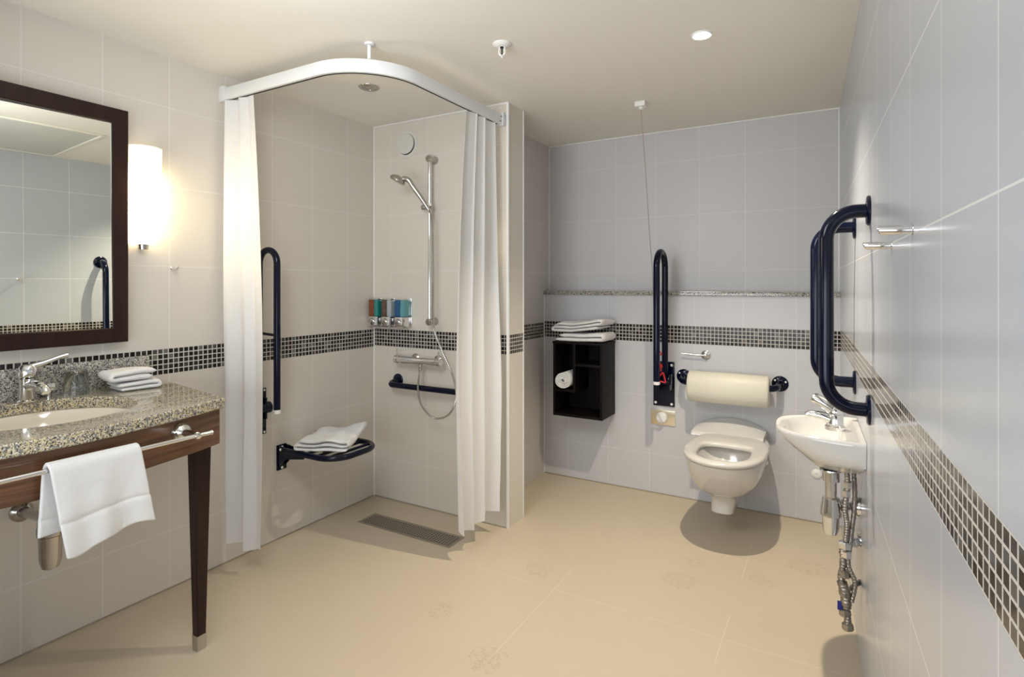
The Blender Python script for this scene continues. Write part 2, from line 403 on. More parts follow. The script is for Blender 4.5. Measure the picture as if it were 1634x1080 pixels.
corner_strip(3, LX+0.002, SY-0.002, 0.006); corner_strip(4, -1.85+0.002, WY-0.002, 0.004, 0, 1.303)
corner_strip(5, -1.85+0.002, UY-0.002, 0.004, 1.329); corner_strip(6, RWX(UY)-0.002, UY-0.002, 0.005, 1.329)
struct('trim_7', tube(nb(), [(LX, SY-0.003, H-0.003), (-1.6, SY-0.003, H-0.003)], 0.005, 8), M['caulk'])
struct('trim_8', tube(nb(), [(-1.85, UY-0.003, H-0.003), (RWX(UY), UY-0.003, H-0.003)], 0.005, 8), M['caulk'])
# silicone line along the floor
cv = mat('floor_sealant', (0.33, 0.29, 0.22), 0.6)
struct('baseboard_left', box(nb(), (LX, YF, 0), (LX+0.005, SY, 0.006)), cv)
struct('baseboard_shower', box(nb(), (LX, SY-0.005, 0), (-1.595, SY, 0.006)), cv)
struct('baseboard_back', box(nb(), (-1.85, WY-0.005, 0), (RWX(WY), WY, 0.006)), cv)
lg = obj('granite_ledge', box(nb(), (-1.85, 3.685, 1.303), (RWX(3.7), UY, 1.329), 0.003), M['granite'])
tag(lg, 'thin speckled granite ledge capping the boxed-in wall behind the toilet', 'ledge')

# ceiling hatch (seen in the mirror)
t = thing('ceiling_hatch', 'large pale grey rectangular ceiling panel, seen reflected in the mirror', 'ceiling panel', (-0.40, 1.28, H))
obj('panel', box(nb(), (-0.845, 0.80, H-0.006), (0.045, 1.75, H-0.0005), 0.002), M['hatch'], t)
b_ = nb()
for lo, hi in (((-0.865, 0.78), (-0.845, 1.77)), ((0.045, 0.78), (0.065, 1.77)), ((-0.845, 0.78), (0.045, 0.80)), ((-0.845, 1.75), (0.045, 1.77))):
    box(b_, (*lo, H-0.009), (*hi, H-0.0005), 0.002)
obj('frame', b_, M['ceil'], t)

# ------------------------------------------------------------------ ceiling fittings
def downlight(x, y, r, label, lit):
    t = thing('recessed_downlight', label, 'downlight', (x, y, H), 'ceiling downlights')
    lathe_b = lathe(nb(), (x, y, H), (0, 0, -1), [(r*0.72, -0.0), (r*0.74, 0.004), (r*0.9, 0.007), (r*1.0, 0.003), (r*1.02, 0.0)], 40, cap=False)
    obj('trim_ring', lathe_b, M['white'] if lit else M['satin'], t)
    obj('lamp', lathe(nb(), (x, y, H-0.0005), (0, 0, -1), [(0, 0.001), (r*0.5, 0.0012), (r*0.74, 0.0012), (r*0.74, 0.0)] if lit else [(0, 0.004), (r*0.35, 0.004), (r*0.4, 0.001), (r*0.74, 0.001), (r*0.74, 0)], 40, cap=False),
        emit_mat('lamp_glow', (1.0, 0.96, 0.88), 30) if lit else M['satin'], t)
    return t
downlight(-0.476, 2.399, 0.042, 'lit round ceiling downlight in front of the toilet', True)
downlight(-2.104, 2.175, 0.053, 'unlit metal-rimmed ceiling downlight inside the shower corner', False)
# sprinkler
x, y = -1.235, 2.068
t = thing('sprinkler_head', 'small white sprinkler head on the ceiling right of the curtain track', 'sprinkler', (x, y, H))
obj('escutcheon', lathe(nb(), (x, y, H), (0, 0, -1), [(0.040, 0), (0.040, 0.003), (0.030, 0.010), (0.016, 0.013), (0.0, 0.013)], 32, cap=False), M['white'], t)
b_ = tube(nb(), fillet([(x-0.010, y-0.004, H-0.012), (x-0.012, y-0.004, H-0.042), (x, y, H-0.052), (x+0.012, y+0.004, H-0.042), (x+0.010, y+0.004, H-0.012)], 0.006), 0.0035, 10)
obj('yoke', b_, M['white'], t)
obj('bulb', lathe(nb(), (x, y, H-0.013), (0, 0, -1), [(0, 0), (0.008, 0.001), (0.008, 0.004), (0.003, 0.007), (0.003, 0.033), (0, 0.034)], 12, cap=False), M['black'], t)
obj('deflector', lathe(nb(), (x, y, H-0.052), (0, 0, -1), [(0, 0), (0.012, 0.001), (0.012, 0.003), (0.004, 0.003), (0.004, 0.008), (0, 0.009)], 20, cap=False), M['white'], t)
# emergency pull cord
x, y = -0.949, 3.116
t = thing('emergency_pull_cord', 'thin emergency pull cord hanging from a white ceiling switch to two red triangle pulls', 'pull cord', (x, y, H))
obj('ceiling_switch', box(nb(), (x-0.030, y-0.030, H-0.028), (x+0.030, y+0.030, H), 0.006), M['white'], t)
obj('nozzle', lathe(nb(), (x, y, H-0.028), (0, 0, -1), [(0.012, 0), (0.009, 0.010), (0.003, 0.014), (0, 0.014)], 16, cap=False), M['white'], t)
RX = -0.948  # fold-down rail plane
cordp = crom([(x, y, H-0.042), (-0.962, 3.25, 2.02), (-0.980, 3.39, 1.68), (-0.985, 3.47, 1.45), (-0.978, 3.475, 1.20), (-0.960, 3.47, 0.99)], 6)
obj('cord', tube(nb(), cordp, 0.0022, 6), M['cord'], t)
def tri(bm, c, s, r, tilt=0.0):
    a = V((math.cos(tilt), 0, math.sin(tilt))); b2 = V((-math.sin(tilt), 0, math.cos(tilt)))
    P = [V(c)+b2*s*0.62, V(c)-b2*s*0.38-a*s*0.5, V(c)-b2*s*0.38+a*s*0.5]
    ring = []
    for i in range(3):
        A, B = P[i], P[(i+1) % 3]
        for k in range(6): ring.append(A.lerp(B, 0.08+0.84*k/5))
    tube(bm, ring, r, 8, closed=True)
b_ = nb(); tri(b_, (-0.950, 3.468, 0.955), 0.045, 0.004, 0.25); obj('triangle_pull', b_, M['red'], t)
b_ = nb(); tri(b_, (-0.925, 3.465, 0.80), 0.060, 0.0045, -0.2); obj('triangle_pull', b_, M['red'], t)
b_ = nb(); tube(b_, crom([(-0.955, 3.47, 0.98), (-0.945, 3.468, 0.93), (-0.935, 3.466, 0.87), (-0.93, 3.465, 0.84)]), 0.003, 6)
lathe(b_, (-0.936, 3.466, 0.885), (0.3, 0, -1), [(0, 0), (0.009, 0.004), (0.011, 0.015), (0.006, 0.026), (0, 0.028)], 12, cap=False)
obj('red_cord_end', b_, M['red'], t)

# ------------------------------------------------------------------ vanity
CY = 0.77
front_half = [(-1.983, 1.297), (-1.945, 1.168), (-1.924, 1.063), (-1.904, 0.963), (-1.890, 0.878), (-1.882, 0.79)]
fr = [(V((a, b2, 0))) for a, b2 in front_half]
curve = [(p.x, p.y) for p in crom(fr, 4)]
curve = curve + [(a, 2*CY-b2) for a, b2 in curve[::-1][3:]]
def inset(d): return [(a-d, CY+(b2-CY)*(1-d*0.15)) for a, b2 in curve]
# worktop with an oval cut-out
BX, BY, BA, BB = -2.275, 0.85, 0.262, 0.236    # sink centre and half axes (Y, X)
def worktop():
    bm = nb(); N = 96
    outer = [(LX, 2*CY-1.41), (LX, 1.41)] + curve
    outl = []
    L = len(outer)
    # sample the outline at the same angles as the oval so the ring of quads stays clean
    def hit(th):
        d = V((math.cos(th), math.sin(th))); o = V((BX, BY)); best = None
        for i in range(L):
            A = V(outer[i]); B = V(outer[(i+1) % L]); e = B-A
            den = d.x*e.y-d.y*e.x
            if abs(den) < 1e-9: continue
            s = ((A.x-o.x)*e.y-(A.y-o.y)*e.x)/den; u = ((A.x-o.x)*d.y-(A.y-o.y)*d.x)/den
            if s > 0 and -1e-6 <= u <= 1+1e-6 and (best is None or s < best): best = s
        return o+d*best
    ths = sorted([2*PI*k/N for k in range(N)] + [math.atan2(p[1]-BY, p[0]-BX) % (2*PI) for p in (outer[0], outer[1], outer[2], outer[-1])])
    inn = []
    for th in ths:
        r = 1/math.sqrt((math.cos(th)/BB)**2+(math.sin(th)/BA)**2)
        inn.append((BX+r*math.cos(th), BY+r*math.sin(th))); outl.append(tuple(hit(th)))
    z1, z0, e = 0.95, 0.912, 0.004
    def ring(pts, z, sc=0.0, c=(BX, BY)): return [V((c[0]+(p[0]-c[0])*(1+sc), c[1]+(p[1]-c[1])*(1+sc), z)) for p in pts]
    rings = [ring(inn, z0), ring(inn, z1-e), ring(inn, z1, 0.02), ring(outl, z1, -0.01), ring(outl, z1-e), ring(outl, z0+e), ring(outl, z0, -0.01), ring(inn, z0)]
    vs = bridge(bm, rings, cap=False)
    bmesh.ops.remove_doubles(bm, verts=bm.verts[:], dist=1e-5)
    return bm
t = thing('granite_worktop', 'bow-fronted speckled granite vanity worktop with a low granite upstand', 'worktop', (-2.3, CY, 0.912))
obj('counter_slab', worktop(), M['granite_sconce_lit'], t, smooth=35)
obj('upstand', box(nb(), (LX, 2*CY-1.346, 0.95), (LX+0.02, 1.346, 1.066), 0.002), M['granite'], t)
# undermount sink
def bowl(bm):
    rings = []
    N = 64
    for k, (s, z) in enumerate([(1.06, 0.910), (1.02, 0.9105), (1.0, 0.905), (0.97, 0.88), (0.90, 0.84), (0.75, 0.805), (0.5, 0.79), (0.2, 0.785), (0.06, 0.783), (0.01, 0.783)]):
        rings.append([V((BX+BB*s*math.cos(a), BY+BA*s*math.sin(a), z)) for a in [2*PI*i/N for i in range(N)]])
    for (s, z) in [(0.06, 0.774), (0.55, 0.778), (0.82, 0.80), (0.97, 0.84), (1.03, 0.88), (1.06, 0.909)]:
        rings.append([V((BX+BB*s*math.cos(a), BY+BA*s*math.sin(a), z)) for a in [2*PI*i/N for i in range(N)]])
    bridge(bm, rings, cap=False); return bm
t = thing('undermount_sink', 'cream oval sink bowl set under the granite worktop', 'sink', (BX, BY, 0.78))
obj('bowl', bowl(nb()), M['cream_bowl'], t)
obj('drain', lathe(nb(), (BX, BY, 0.7835), (0, 0, 1), [(0, 0.003), (0.018, 0.003), (0.022, 0.0), (0.03, 0.0)], 24, cap=False), M['chrome'], t)
# mixer tap on worktop
tx, ty = -2.525, 0.893
t = thing('mixer_tap', 'chrome mixer tap with a flat lever on the granite worktop', 'tap', (tx, ty, 0.95))
b_ = lathe(nb(), (tx, ty, 0.95), (0, 0, 1), [(0.030, 0), (0.030, 0.006), (0.024, 0.010), (0.022, 0.06), (0.024, 0.085), (0, 0.09)], 28, cap=False)
obj('tap_body', b_, M['chrome'], t)
obj('spout', tube(nb(), crom([(tx, ty, 1.005), (tx+0.05, ty+0.005, 1.016), (tx+0.10, ty+0.012, 1.008), (tx+0.115, ty+0.014, 0.992)]), [0.017]*15+[0.014]*10, 18), M['chrome'], t)
b_ = lathe(nb(), (tx, ty, 1.04), (0.0, 0.1, 1), [(0.026, 0), (0.028, 0.01), (0.028, 0.032), (0.02, 0.042), (0, 0.044)], 28, cap=False)
d = V((0.15, 0.97, 0.15)).normalized()
tube(b_, [V((tx, ty, 1.072))+d*0.0, V((tx, ty, 1.078))+d*0.05, V((tx, ty, 1.088))+d*0.095, V((tx, ty, 1.090))+d*0.12], [0.013, 0.009, 0.008, 0.010], 14)
obj('lever', b_, M['chrome'], t)
t2 = thing('vanity_waste_knob', 'small square chrome pop-up knob beside the worktop tap', 'knob', (-2.545, 0.965, 0.95))
obj('rod', lathe(nb(), (-2.545, 0.965, 0.95), (0, 0, 1), [(0.006, 0), (0.006, 0.03), (0, 0.03)], 12, cap=False), M['chrome'], t2)
obj('knob', box(nb(), (-2.557, 0.948, 0.978), (-2.533, 0.982, 1.004), 0.003), M['chrome'], t2)
# tumbler, upside down
gx, gy = -2.535, 1.050
b_ = lathe(nb(), (gx, gy, 0.9502), (0, 0, 1), [(0.040, 0.0), (0.039, 0.03), (0.035, 0.088), (0.031, 0.094), (0.0, 0.094), (0.0, 0.086), (0.029, 0.084), (0.033, 0.078), (0.0375, 0.0)], 40, cap=False)
bmesh.ops.remove_doubles(b_, verts=b_.verts[:], dist=2e-4)
b_.verts.ensure_lookup_table()
tag(obj('drinking_glass', b_, M['glass']), 'clear upturned glass tumbler standing beside the tap', 'glass')
# folded face cloths
def cloth_stack(name, label, c, size, rot, layers, cat='towel', amp=0.006, seed=0, dx=0.004, group=None, warp=None, e=0.3):
    bm = nb(); h = size[2]/layers
    for i in range(layers):
        k = 1 - 0.02*((i*7+seed) % 3)
        pad(bm, (c[0]+dx*((i*5+seed) % 3-1), c[1]+dx*((i*3+seed) % 3-1), c[2]+h*(i+0.5)), (size[0]*k, size[1]*k, h*1.02), rot+0.02*((i+seed) % 3-1), amp, e, 0.6, seed=seed+i, warp=warp)
    return tag(obj(name, bm, M['towel'], smooth=80), label, cat, group)
tag(obj('folded_face_cloth', fold_cloth(nb(), (-2.475, 1.220, 0.9505), 0.160, 0.125, 0.0175, 2, PI/2-0.12, 1, None, 0.004), M['towel'], smooth=80), 'lower folded white face cloth, on the granite worktop', 'towel')
tag(obj('folded_face_cloth', fold_cloth(nb(), (-2.478, 1.213, 0.9890), 0.165, 0.130, 0.0215, 2, PI/2-0.10, 4, None, 0.006, True), M['towel'], smooth=80), 'upper folded white face cloth, topmost of the pair on the worktop', 'towel')
# vanity table: apron + legs
t = thing('vanity_table', 'walnut-fronted vanity stand with tapered dark wooden legs', 'vanity', (-2.3, CY, 0))
a0 = inset(0.028); a1 = inset(0.048)
bm = nb()
outl = a0 + a1[::-1]
prism(bm, outl, 0.775, 0.912, 0.0015)
obj('apron', bm, M['walnut'], t)
for sgn, nm in ((1, 'side_rail'), (-1, 'side_rail')):
    y1 = CY+sgn*(1.29-CY); ye = CY+sgn*(1.262-CY)
    obj(nm, box(nb(), (LX, min(y1, ye), 0.79), (-2.03, max(y1, ye), 0.912), 0.002), M['walnut'], t)
def leg(cx, cy):
    lx, ly = 0.033, 0.033
    rings = []
    for z, s in ((0.912, 0.030), (0.775, 0.0285), (0.055, 0.0165)):
        rings.append([V((cx+a*s, cy+b3*s, z)) for a, b3 in ((-1, -1), (1, -1), (1, 1), (-1, 1))])
    bm = nb(); bridge(bm, rings)
    bmesh.ops.bevel(bm, geom=[e for e in bm.edges if abs(e.verts[0].co.z-e.verts[1].co.z) > 0.05], offset=0.002, segments=2, affect='EDGES')
    o = obj('leg', bm, M['darkwood'], t, smooth=30)
    bm = nb(); bridge(bm, [[V((cx+a*s, cy+b3*s, z)) for a, b3 in ((-1, -1), (1, -1), (1, 1), (-1, 1))] for z, s in ((0.058, 0.0175), (0.001, 0.016))])
    f = obj('foot_cap', bm, M['satin'], None, smooth=30); f.parent = o
leg(-2.080, 1.258); leg(-2.080, 2*CY-1.258)
# towel rail on the apron
def apron_x(y):
    for i in range(len(a0)-1):
        if (a0[i][1]-y)*(a0[i+1][1]-y) <= 0: return a0[i][0]+(a0[i+1][0]-a0[i][0])*(y-a0[i][1])/(a0[i+1][1]-a0[i][1])
    return -1.95
BRX, BRZ = -1.862, 0.864
t = thing('towel_rail', 'straight chrome towel rail fixed to the walnut vanity front', 'towel rail', (BRX, CY, BRZ))
b_ = tube(nb(), [(BRX, 0.355, BRZ), (BRX, 1.166, BRZ)], 0.0068, 16)
for yy in (0.355, 1.166): lathe(b_, (BRX, yy-(0.003 if yy < 1 else 0.001), BRZ), (0, 1, 0), [(0, 0), (0.0085, 0), (0.0085, 0.005), (0, 0.005)], 16, cap=False)
obj('bar', b_, M['chrome'], t)
for yy in (1.120, 0.622-0.19):
    ax = apron_x(yy)
    b_ = lathe(nb(), (ax, yy, BRZ), (1, 0, 0), [(0.035, 0), (0.035, 0.006), (0.031, 0.016), (0.022, 0.026), (0.013, 0.032), (0.011, BRX-ax-0.006), (0.013, BRX-ax+0.002), (0.010, BRX-ax+0.009), (0, BRX-ax+0.011)], 28, cap=False)
    obj('bracket', b_, M['chrome'], t)
# hand towel over the rail
def drape():
    bm = nb(); nu, nv = 40, 60; rows = []
    for i in range(nv+1):
        s = i/nv; row = []
        for j in range(nu+1):
            u = j/nu
            # profile over the bar: back 0.215 long, front 0.24 long
            Lb, Lf, r = 0.185, 0.226, 0.013
            arc = PI*r; tot = Lb+arc+Lf; q = s*tot
            skew = 0.030
            if q < Lb: z = BRZ-(Lb-q); xo = -r-0.006*(Lb-q)/Lb; f = (Lb-q)/Lf; y = 0.698+0.235*u - 0.01*f + 0.02*f*u*0
            elif q < Lb+arc:
                a = (q-Lb)/r; z = BRZ+math.sin(a)*r; xo = -math.cos(a)*r; y = 0.700+0.232*u; f = 0
            else:
                f = (q-Lb-arc)/Lf; z = BRZ-(q-Lb-arc)*(1+0.10*(1-u)*0.3); xo = r+0.010*f
                y = 0.702+0.232*u+skew*f*(1.0+0.1*u)
                xo += 0.008*f*math.sin(u*6.0+0.6)+0.005*f*math.sin(u*14+f*2)
                z -= 0.012*f*(math.sin(u*5+1.0)+0.3*math.sin(u*13))*f
            if f > 0 and 0.60 < f < 0.645: xo -= 0.0035
            p = V((BRX+xo, y, z)); n = noise.noise(p*14)*0.004*(0.3+abs(f)); p.x += abs(n)
            row.append(p)
        rows.append(row)
    vs = [[bm.verts.new(p) for p in r] for r in rows]
    for i in range(nv):
        for j in range(nu): bm.faces.new((vs[i][j], vs[i][j+1], vs[i+1][j+1], vs[i+1][j]))
    return bm
o = obj('hand_towel', drape(), M['towel'], smooth=80)
md = o.modifiers.new('thick', 'SOLIDIFY'); md.thickness = 0.011; md.offset = 1.0
md = o.modifiers.new('soft', 'SUBSURF'); md.levels = 1; md.render_levels = 1
tag(o, 'white hand towel draped over the chrome rail of the vanity', 'towel')
# waste trap under vanity
px, py = -2.275, 0.868
t = thing('bottle_trap', 'chrome bottle trap and waste pipe under the granite vanity', 'waste trap', (px, py, 0.43))
obj('tailpiece', lathe(nb(), (px, py, 0.776), (0, 0, -1), [(0.030, 0), (0.030, 0.02), (0.017, 0.025), (0.017, 0.16), (0.021, 0.16), (0.021, 0.19), (0, 0.19)], 24, cap=False), M['satin'], t)
obj('bottle', lathe(nb(), (px, py, 0.615), (0, 0, -1), [(0.018, 0), (0.034, 0.01), (0.036, 0.05), (0.038, 0.055), (0.038, 0.075), (0.033, 0.08), (0.031, 0.16), (0.024, 0.185), (0.010, 0.192), (0, 0.192)], 28, cap=False), M['satin'], t)
obj('waste_pipe', tube(nb(), [(px, py, 0.585), (px-0.04, py+0.004, 0.582), (LX+0.005, 0.905, 0.535)], 0.0165, 20), M['satin'], t)
obj('wall_flange', lathe(nb(), (LX, 0.905, 0.535), (1, 0, 0.15), [(0.036, 0), (0.036, 0.008), (0.030, 0.014), (0.020, 0.020), (0.017, 0.03)], 28, cap=False), M['satin'], t)
b_ = tube(nb(), crom([(-2.22, 0.55, 0.745), (-2.17, 0.64, 0.742), (-2.15, 0.72, 0.748), (-2.17, 0.79, 0.765)]), 0.009, 12)
tag(obj('supply_hose', b_, M['satin']), 'grey metal supply hose tucked beneath the walnut vanity front', 'pipe')

# mirror
t = thing('wall_mirror', 'large wall mirror in a dark brown wooden frame above the vanity', 'mirror', (LX, CY, 1.132))
y0, y1, z0, z1, fw, th = 2*CY-1.247, 1.247, 1.135, 2.096, 0.062, 0.050
bm = nb()
def fr_ring(i, x): return [V((x, y0+i, z0+i)), V((x, y1-i, z0+i)), V((x, y1-i, z1-i)), V((x, y0+i, z1-i))]
bridge(bm, [fr_ring(0, LX), fr_ring(0, LX+th-0.003), fr_ring(0.003, LX+th), fr_ring(fw-0.004, LX+th), fr_ring(fw, LX+th-0.004), fr_ring(fw, LX)], cap=False)
obj('frame', bm, M['darkwood'], t, smooth=30)
# the glass hangs very slightly turned and leaning in its frame
bm = nb(); yy0, yy1, zz0, zz1 = y0+fw-0.003, y1-fw+0.003, z0+fw-0.003, z1-fw+0.003
def gx_(y, z): return LX+0.027 + 0.042*(y-0.77) - 0.009*(z-1.62)
q = [V((gx_(y, z), y, z)) for y, z in ((yy0, zz0), (yy1, zz0), (yy1, zz1), (yy0, zz1))]
bridge(bm, [[V((LX+0.0005, p.y, p.z)) for p in q], q])
obj('glass', bm, M['mirror'], t, smooth=0)
# sconce
sy, sx = 1.318, LX
t = thing('wall_sconce', 'lit tapered opal glass wall sconce right of the mirror', 'wall light', (sx, sy, 1.54))
bm = nb(); rings = []
for z, hw, dp in ((1.545, 0.001, 0.004), (1.546, 0.028, 0.030), (1.553, 0.033, 0.036), (1.60, 0.046, 0.056), (1.68, 0.058, 0.072), (1.80, 0.067, 0.082), (1.90, 0.071, 0.086), (1.960, 0.072, 0.087), (1.961, 0.069, 0.084), (1.958, 0.001, 0.001)):
    rings.append([V((sx+0.004+dp*math.sin(a)**0.8 if math.sin(a) > 0 else sx+0.004, sy+hw*math.cos(a), z)) for a in [PI*k/24 for k in range(25)]])
bridge(bm, rings)
obj('shade', bm, M['opal'], t, smooth=50)
obj('finial', lathe(nb(), (sx+0.022, sy, 1.546), (0, 0, -1), [(0.022, 0), (0.020, 0.010), (0.018, 0.022), (0, 0.023)], 24, cap=False), M['satin'], t)
obj('back_plate', box(nb(), (LX, sy-0.03, 1.56), (LX+0.006, sy+0.03, 1.93)), M['satin'], t)

# robe hooks
def hook(label, org, n, ln, r, group=None):
    t = thing('robe_hook', label, 'hook', org, group)
    o = V(org); n = V(n).normalized(); up = V((0, 0, 1)); sd = n.cross(up).normalized()
    bm = nb(); rings = []
    for k, (s, rr) in enumerate(((0, r), (ln*0.2, r), (ln*0.96, r), (ln, r*0.8))):
        rings.append([o + n*(s+(0.30*r if k >= 2 else 0)*math.sin(a)*1.2) + (sd*math.cos(a)+up*math.sin(a))*rr for a in [2*PI*i/24 for i in range(24)]])
    bridge(bm, rings); obj('peg', bm, M['chrome'], t)
    obj('wall_plate', lathe(nb(), o, n, [(r*1.25, 0), (r*1.25, 0.002), (r, 0.003)], 24, cap=False), M['chrome'], t)
hook('chrome robe hook on the left tiled wall beside the curtain', (LX, 1.452, 1.447), (1, 0, 0), 0.045, 0.0075)
hook('chrome robe hook on the right wall, the nearer and higher of the two', RP(1.28, 0, 1.4735), RN, 0.056, 0.0085)
hook('chrome robe hook on the right wall, the farther one next to the grab rails', RP(1.566, 0, 1.462), RN, 0.056, 0.0085)

# ------------------------------------------------------------------ shower
FY, TX, TR, TZ = 1.695, -1.635, 0.30, 2.272
path = [(LX+0.002, FY)] + [(TX-TR+TR*math.sin(a), FY+TR-TR*math.cos(a)) for a in [PI/2*k/20 for k in range(21)]] + [(TX, SY-0.002)]
t = thing('curtain_track', 'white curved shower curtain track hanging below the ceiling', 'curtain track', (TX-0.2, FY+0.2, TZ))
bm = nb(); rings = []
for i, p in enumerate(path):
    a = V(path[max(i-1, 0)]); b2 = V(path[min(i+1, len(path)-1)]); d = (b2-a).normalized(); n = V((d.y, -d.x))
    rings.append([V((p[0]+n.x*w, p[1]+n.y*w, TZ+z)) for w, z in ((0.011, 0), (0.013, 0.003), (0.013, 0.054), (0.011, 0.057), (-0.011, 0.057), (-0.013, 0.054), (-0.013, 0.003), (-0.011, 0))])
bridge(bm, rings); obj('rail', bm, M['whitegl'], t, smooth=35)
bm = nb(); rings = []
path2 = [(LX+0.05, FY)]+path[1:-1]+[(TX, SY-0.05)]
for i, p in enumerate(path2):
    a = V(path2[max(i-1, 0)]); b2 = V(path2[min(i+1, len(path2)-1)]); d = (b2-a).normalized(); n = V((d.y, -d.x))
    rings.append([V((p[0]+n.x*w, p[1]+n.y*w, TZ+z)) for w, z in ((-0.002, -0.0012), (-0.002, 0.001), (-0.011, 0.001), (-0.011, -0.0012))])
bridge(bm, rings); obj('slot', bm, M['black'], t, smooth=0)
dx = TX-0.30*(1-math.sin(PI/4)); dy = FY+0.30*(1-math.cos(PI/4))
b_ = tube(nb(), [(dx, dy, TZ+0.06), (dx, dy, H)], 0.0085, 14); lathe(b_, (dx, dy, H), (0, 0, -1), [(0.022, 0), (0.020, 0.008), (0.009, 0.010)], 20, cap=False)
obj('ceiling_hanger', b_, M['whitegl'], t)
obj('end_bracket', box(nb(), (TX-0.022, SY-0.03, TZ-0.006), (TX+0.022, SY, TZ+0.068), 0.004), M['whitegl'], t)
obj('end_bracket', box(nb(), (LX, FY-0.020, TZ-0.008), (LX+0.04, FY+0.020, TZ+0.066), 0.004), M['whitegl'], t)
for dy_, dz_, s in ((-0.036, 0.042, 0.008), (-0.046, 0.014, 0.007), (-0.020, 0.012, 0.007)): obj('clip_mark', box(nb(), (TX+0.0125, SY+dy_-s, TZ+dz_-0.002), (TX+0.0145, SY+dy_+s, TZ+dz_+0.002)), M['black'], t, smooth=0)

def curtain(name, label, p0t, p1t, p0m, p1m, p0b, p1b, ztop, zbot, nf, amp, seed, edge=0.0, zvar=0.01):
    """folded fabric between two ends; ends given at top, mid and bottom"""
    bm = nb(); nu, nv = nf*18, 46; rows = []
    ax = (V(p1t)-V(p0t)).normalized(); nr = V((ax.y, -ax.x))
    for i in range(nv+1):
        s = i/nv; z = ztop+(zbot-ztop)*s
        def quad(a, m, b2):
            a, m, b2 = V(a), V(m), V(b2)
            return a.lerp(m, s/0.5) if False else a*(1-s)*(1-2*s) + m*4*s*(1-s) + b2*s*(2*s-1)
        A = quad(p0t, p0m, p0b); B = quad(p1t, p1m, p1b); row = []
        for j in range(nu+1):
            u = j/nu; uu = u + 0.035*math.sin(u*9+seed+1.3*s)
            ph = uu*nf*2*PI+seed + 0.9*math.sin(s*2.2+seed*2)*u
            f = amp*(0.55+0.6*s)*(math.sin(ph)+0.28*math.sin(2.1*ph+seed+s*2)) * (0.75+0.35*math.sin(u*5+seed))
            f += 0.012*noise.noise(V((u*4+seed, s*3.0, 0)))*s
            lat = 0.22*amp*math.sin(2*ph)
            p = A.lerp(B, u) + nr*f + ax*lat
            zz = z + (zvar*math.sin(u*7+seed)*s if s > 0.8 else 0)*(s-0.8)*5
            row.append(V((p.x, p.y, zz)))
        rows.append(row)
    vs = [[bm.verts.new(p) for p in r] for r in rows]
    for i in range(nv):
        for j in range(nu): bm.faces.new((vs[i][j], vs[i][j+1], vs[i+1][j+1], vs[i+1][j]))
    o = obj(name, bm, M['curtain'], smooth=80)
    return tag(o, label, 'curtain')
curtain('shower_curtain', 'left white shower curtain, bunched against the wall beside the vanity',
        (-2.580, FY), (-2.385, FY+0.01), (-2.575, FY-0.005), (-2.322, FY+0.012), (-2.560, FY), (-2.340, FY+0.015), 2.268, 0.12, 2, 0.026, 0.5)
curtain('shower_curtain', 'right white shower curtain, bunched by the end of the shower wall',
        (TX, 2.372), (TX, 2.648), (TX, 2.285), (TX+0.0, 2.665), (TX+0.005, 2.295), (TX, 2.655), 2.268, 0.125, 3, 0.032, 2.1)

# left fold-up rail
def u_rail(t, c0, along, out, a, b2, zt, zfree, zh, r=0.0165):
    """c0: point on wall (z=0); out: unit vector off wall; legs at distances a (hinged) and b2 (free)"""
    c0 = V(c0); out = V(out); rad = (b2-a)/2
    pts = [c0+out*a+V((0, 0, zh)), c0+out*a+V((0, 0, zt-rad))]
    for k in range(1, 16):
        th = PI*k/16; pts.append(c0+out*(a+rad-rad*math.cos(th))+V((0, 0, zt-rad+rad*math.sin(th))))
    pts += [c0+out*b2+V((0, 0, zt-rad)), c0+out*b2+V((0, 0, zfree))]
    obj('u_bar', tube(nb(), pts, r, 20), M['navy'], t)
    obj('end_cap', lathe(nb(), c0+out*b2+V((0, 0, zfree+0.004)), (0, 0, -1), [(r*1.03, 0), (r*1.03, 0.018), (r*0.7, 0.022), (0, 0.022)], 20, cap=False), M['white'], t)
t = thing('folding_grab_rail', 'navy fold-up grab rail on the left shower wall', 'grab rail', (LX, 1.867, 0.59), 'fold-up navy grab rails')
u_rail(t, (LX, 1.867, 0), None, (1, 0, 0), 0.045, 0.182, 1.548, 0.742, 0.72, 0.0165)
obj('stay', tube(nb(), [(LX+0.045, 1.867, 1.125), (LX+0.18, 1.867, 1.118)], 0.007, 12), M['navy'], t)
b_ = box(nb(), (LX, 1.80, 0.59), (LX+0.008, 1.935, 0.83), 0.002)
box(b_, (LX+0.006, 1.835, 0.68), (LX+0.065, 1.845, 0.79), 0.002); box(b_, (LX+0.006, 1.889, 0.68), (LX+0.065, 1.899, 0.79), 0.002)
tube(b_, [(LX+0.045, 1.83, 0.735), (LX+0.045, 1.925, 0.735)], 0.03, 20)
obj('hinge_plate', b_, M['navy'], t)
caps([(LX+0.008, yy, zz) for yy in (1.812, 1.923) for zz in (0.60, 0.82)], (1, 0, 0), M['white'], t, 0.006)
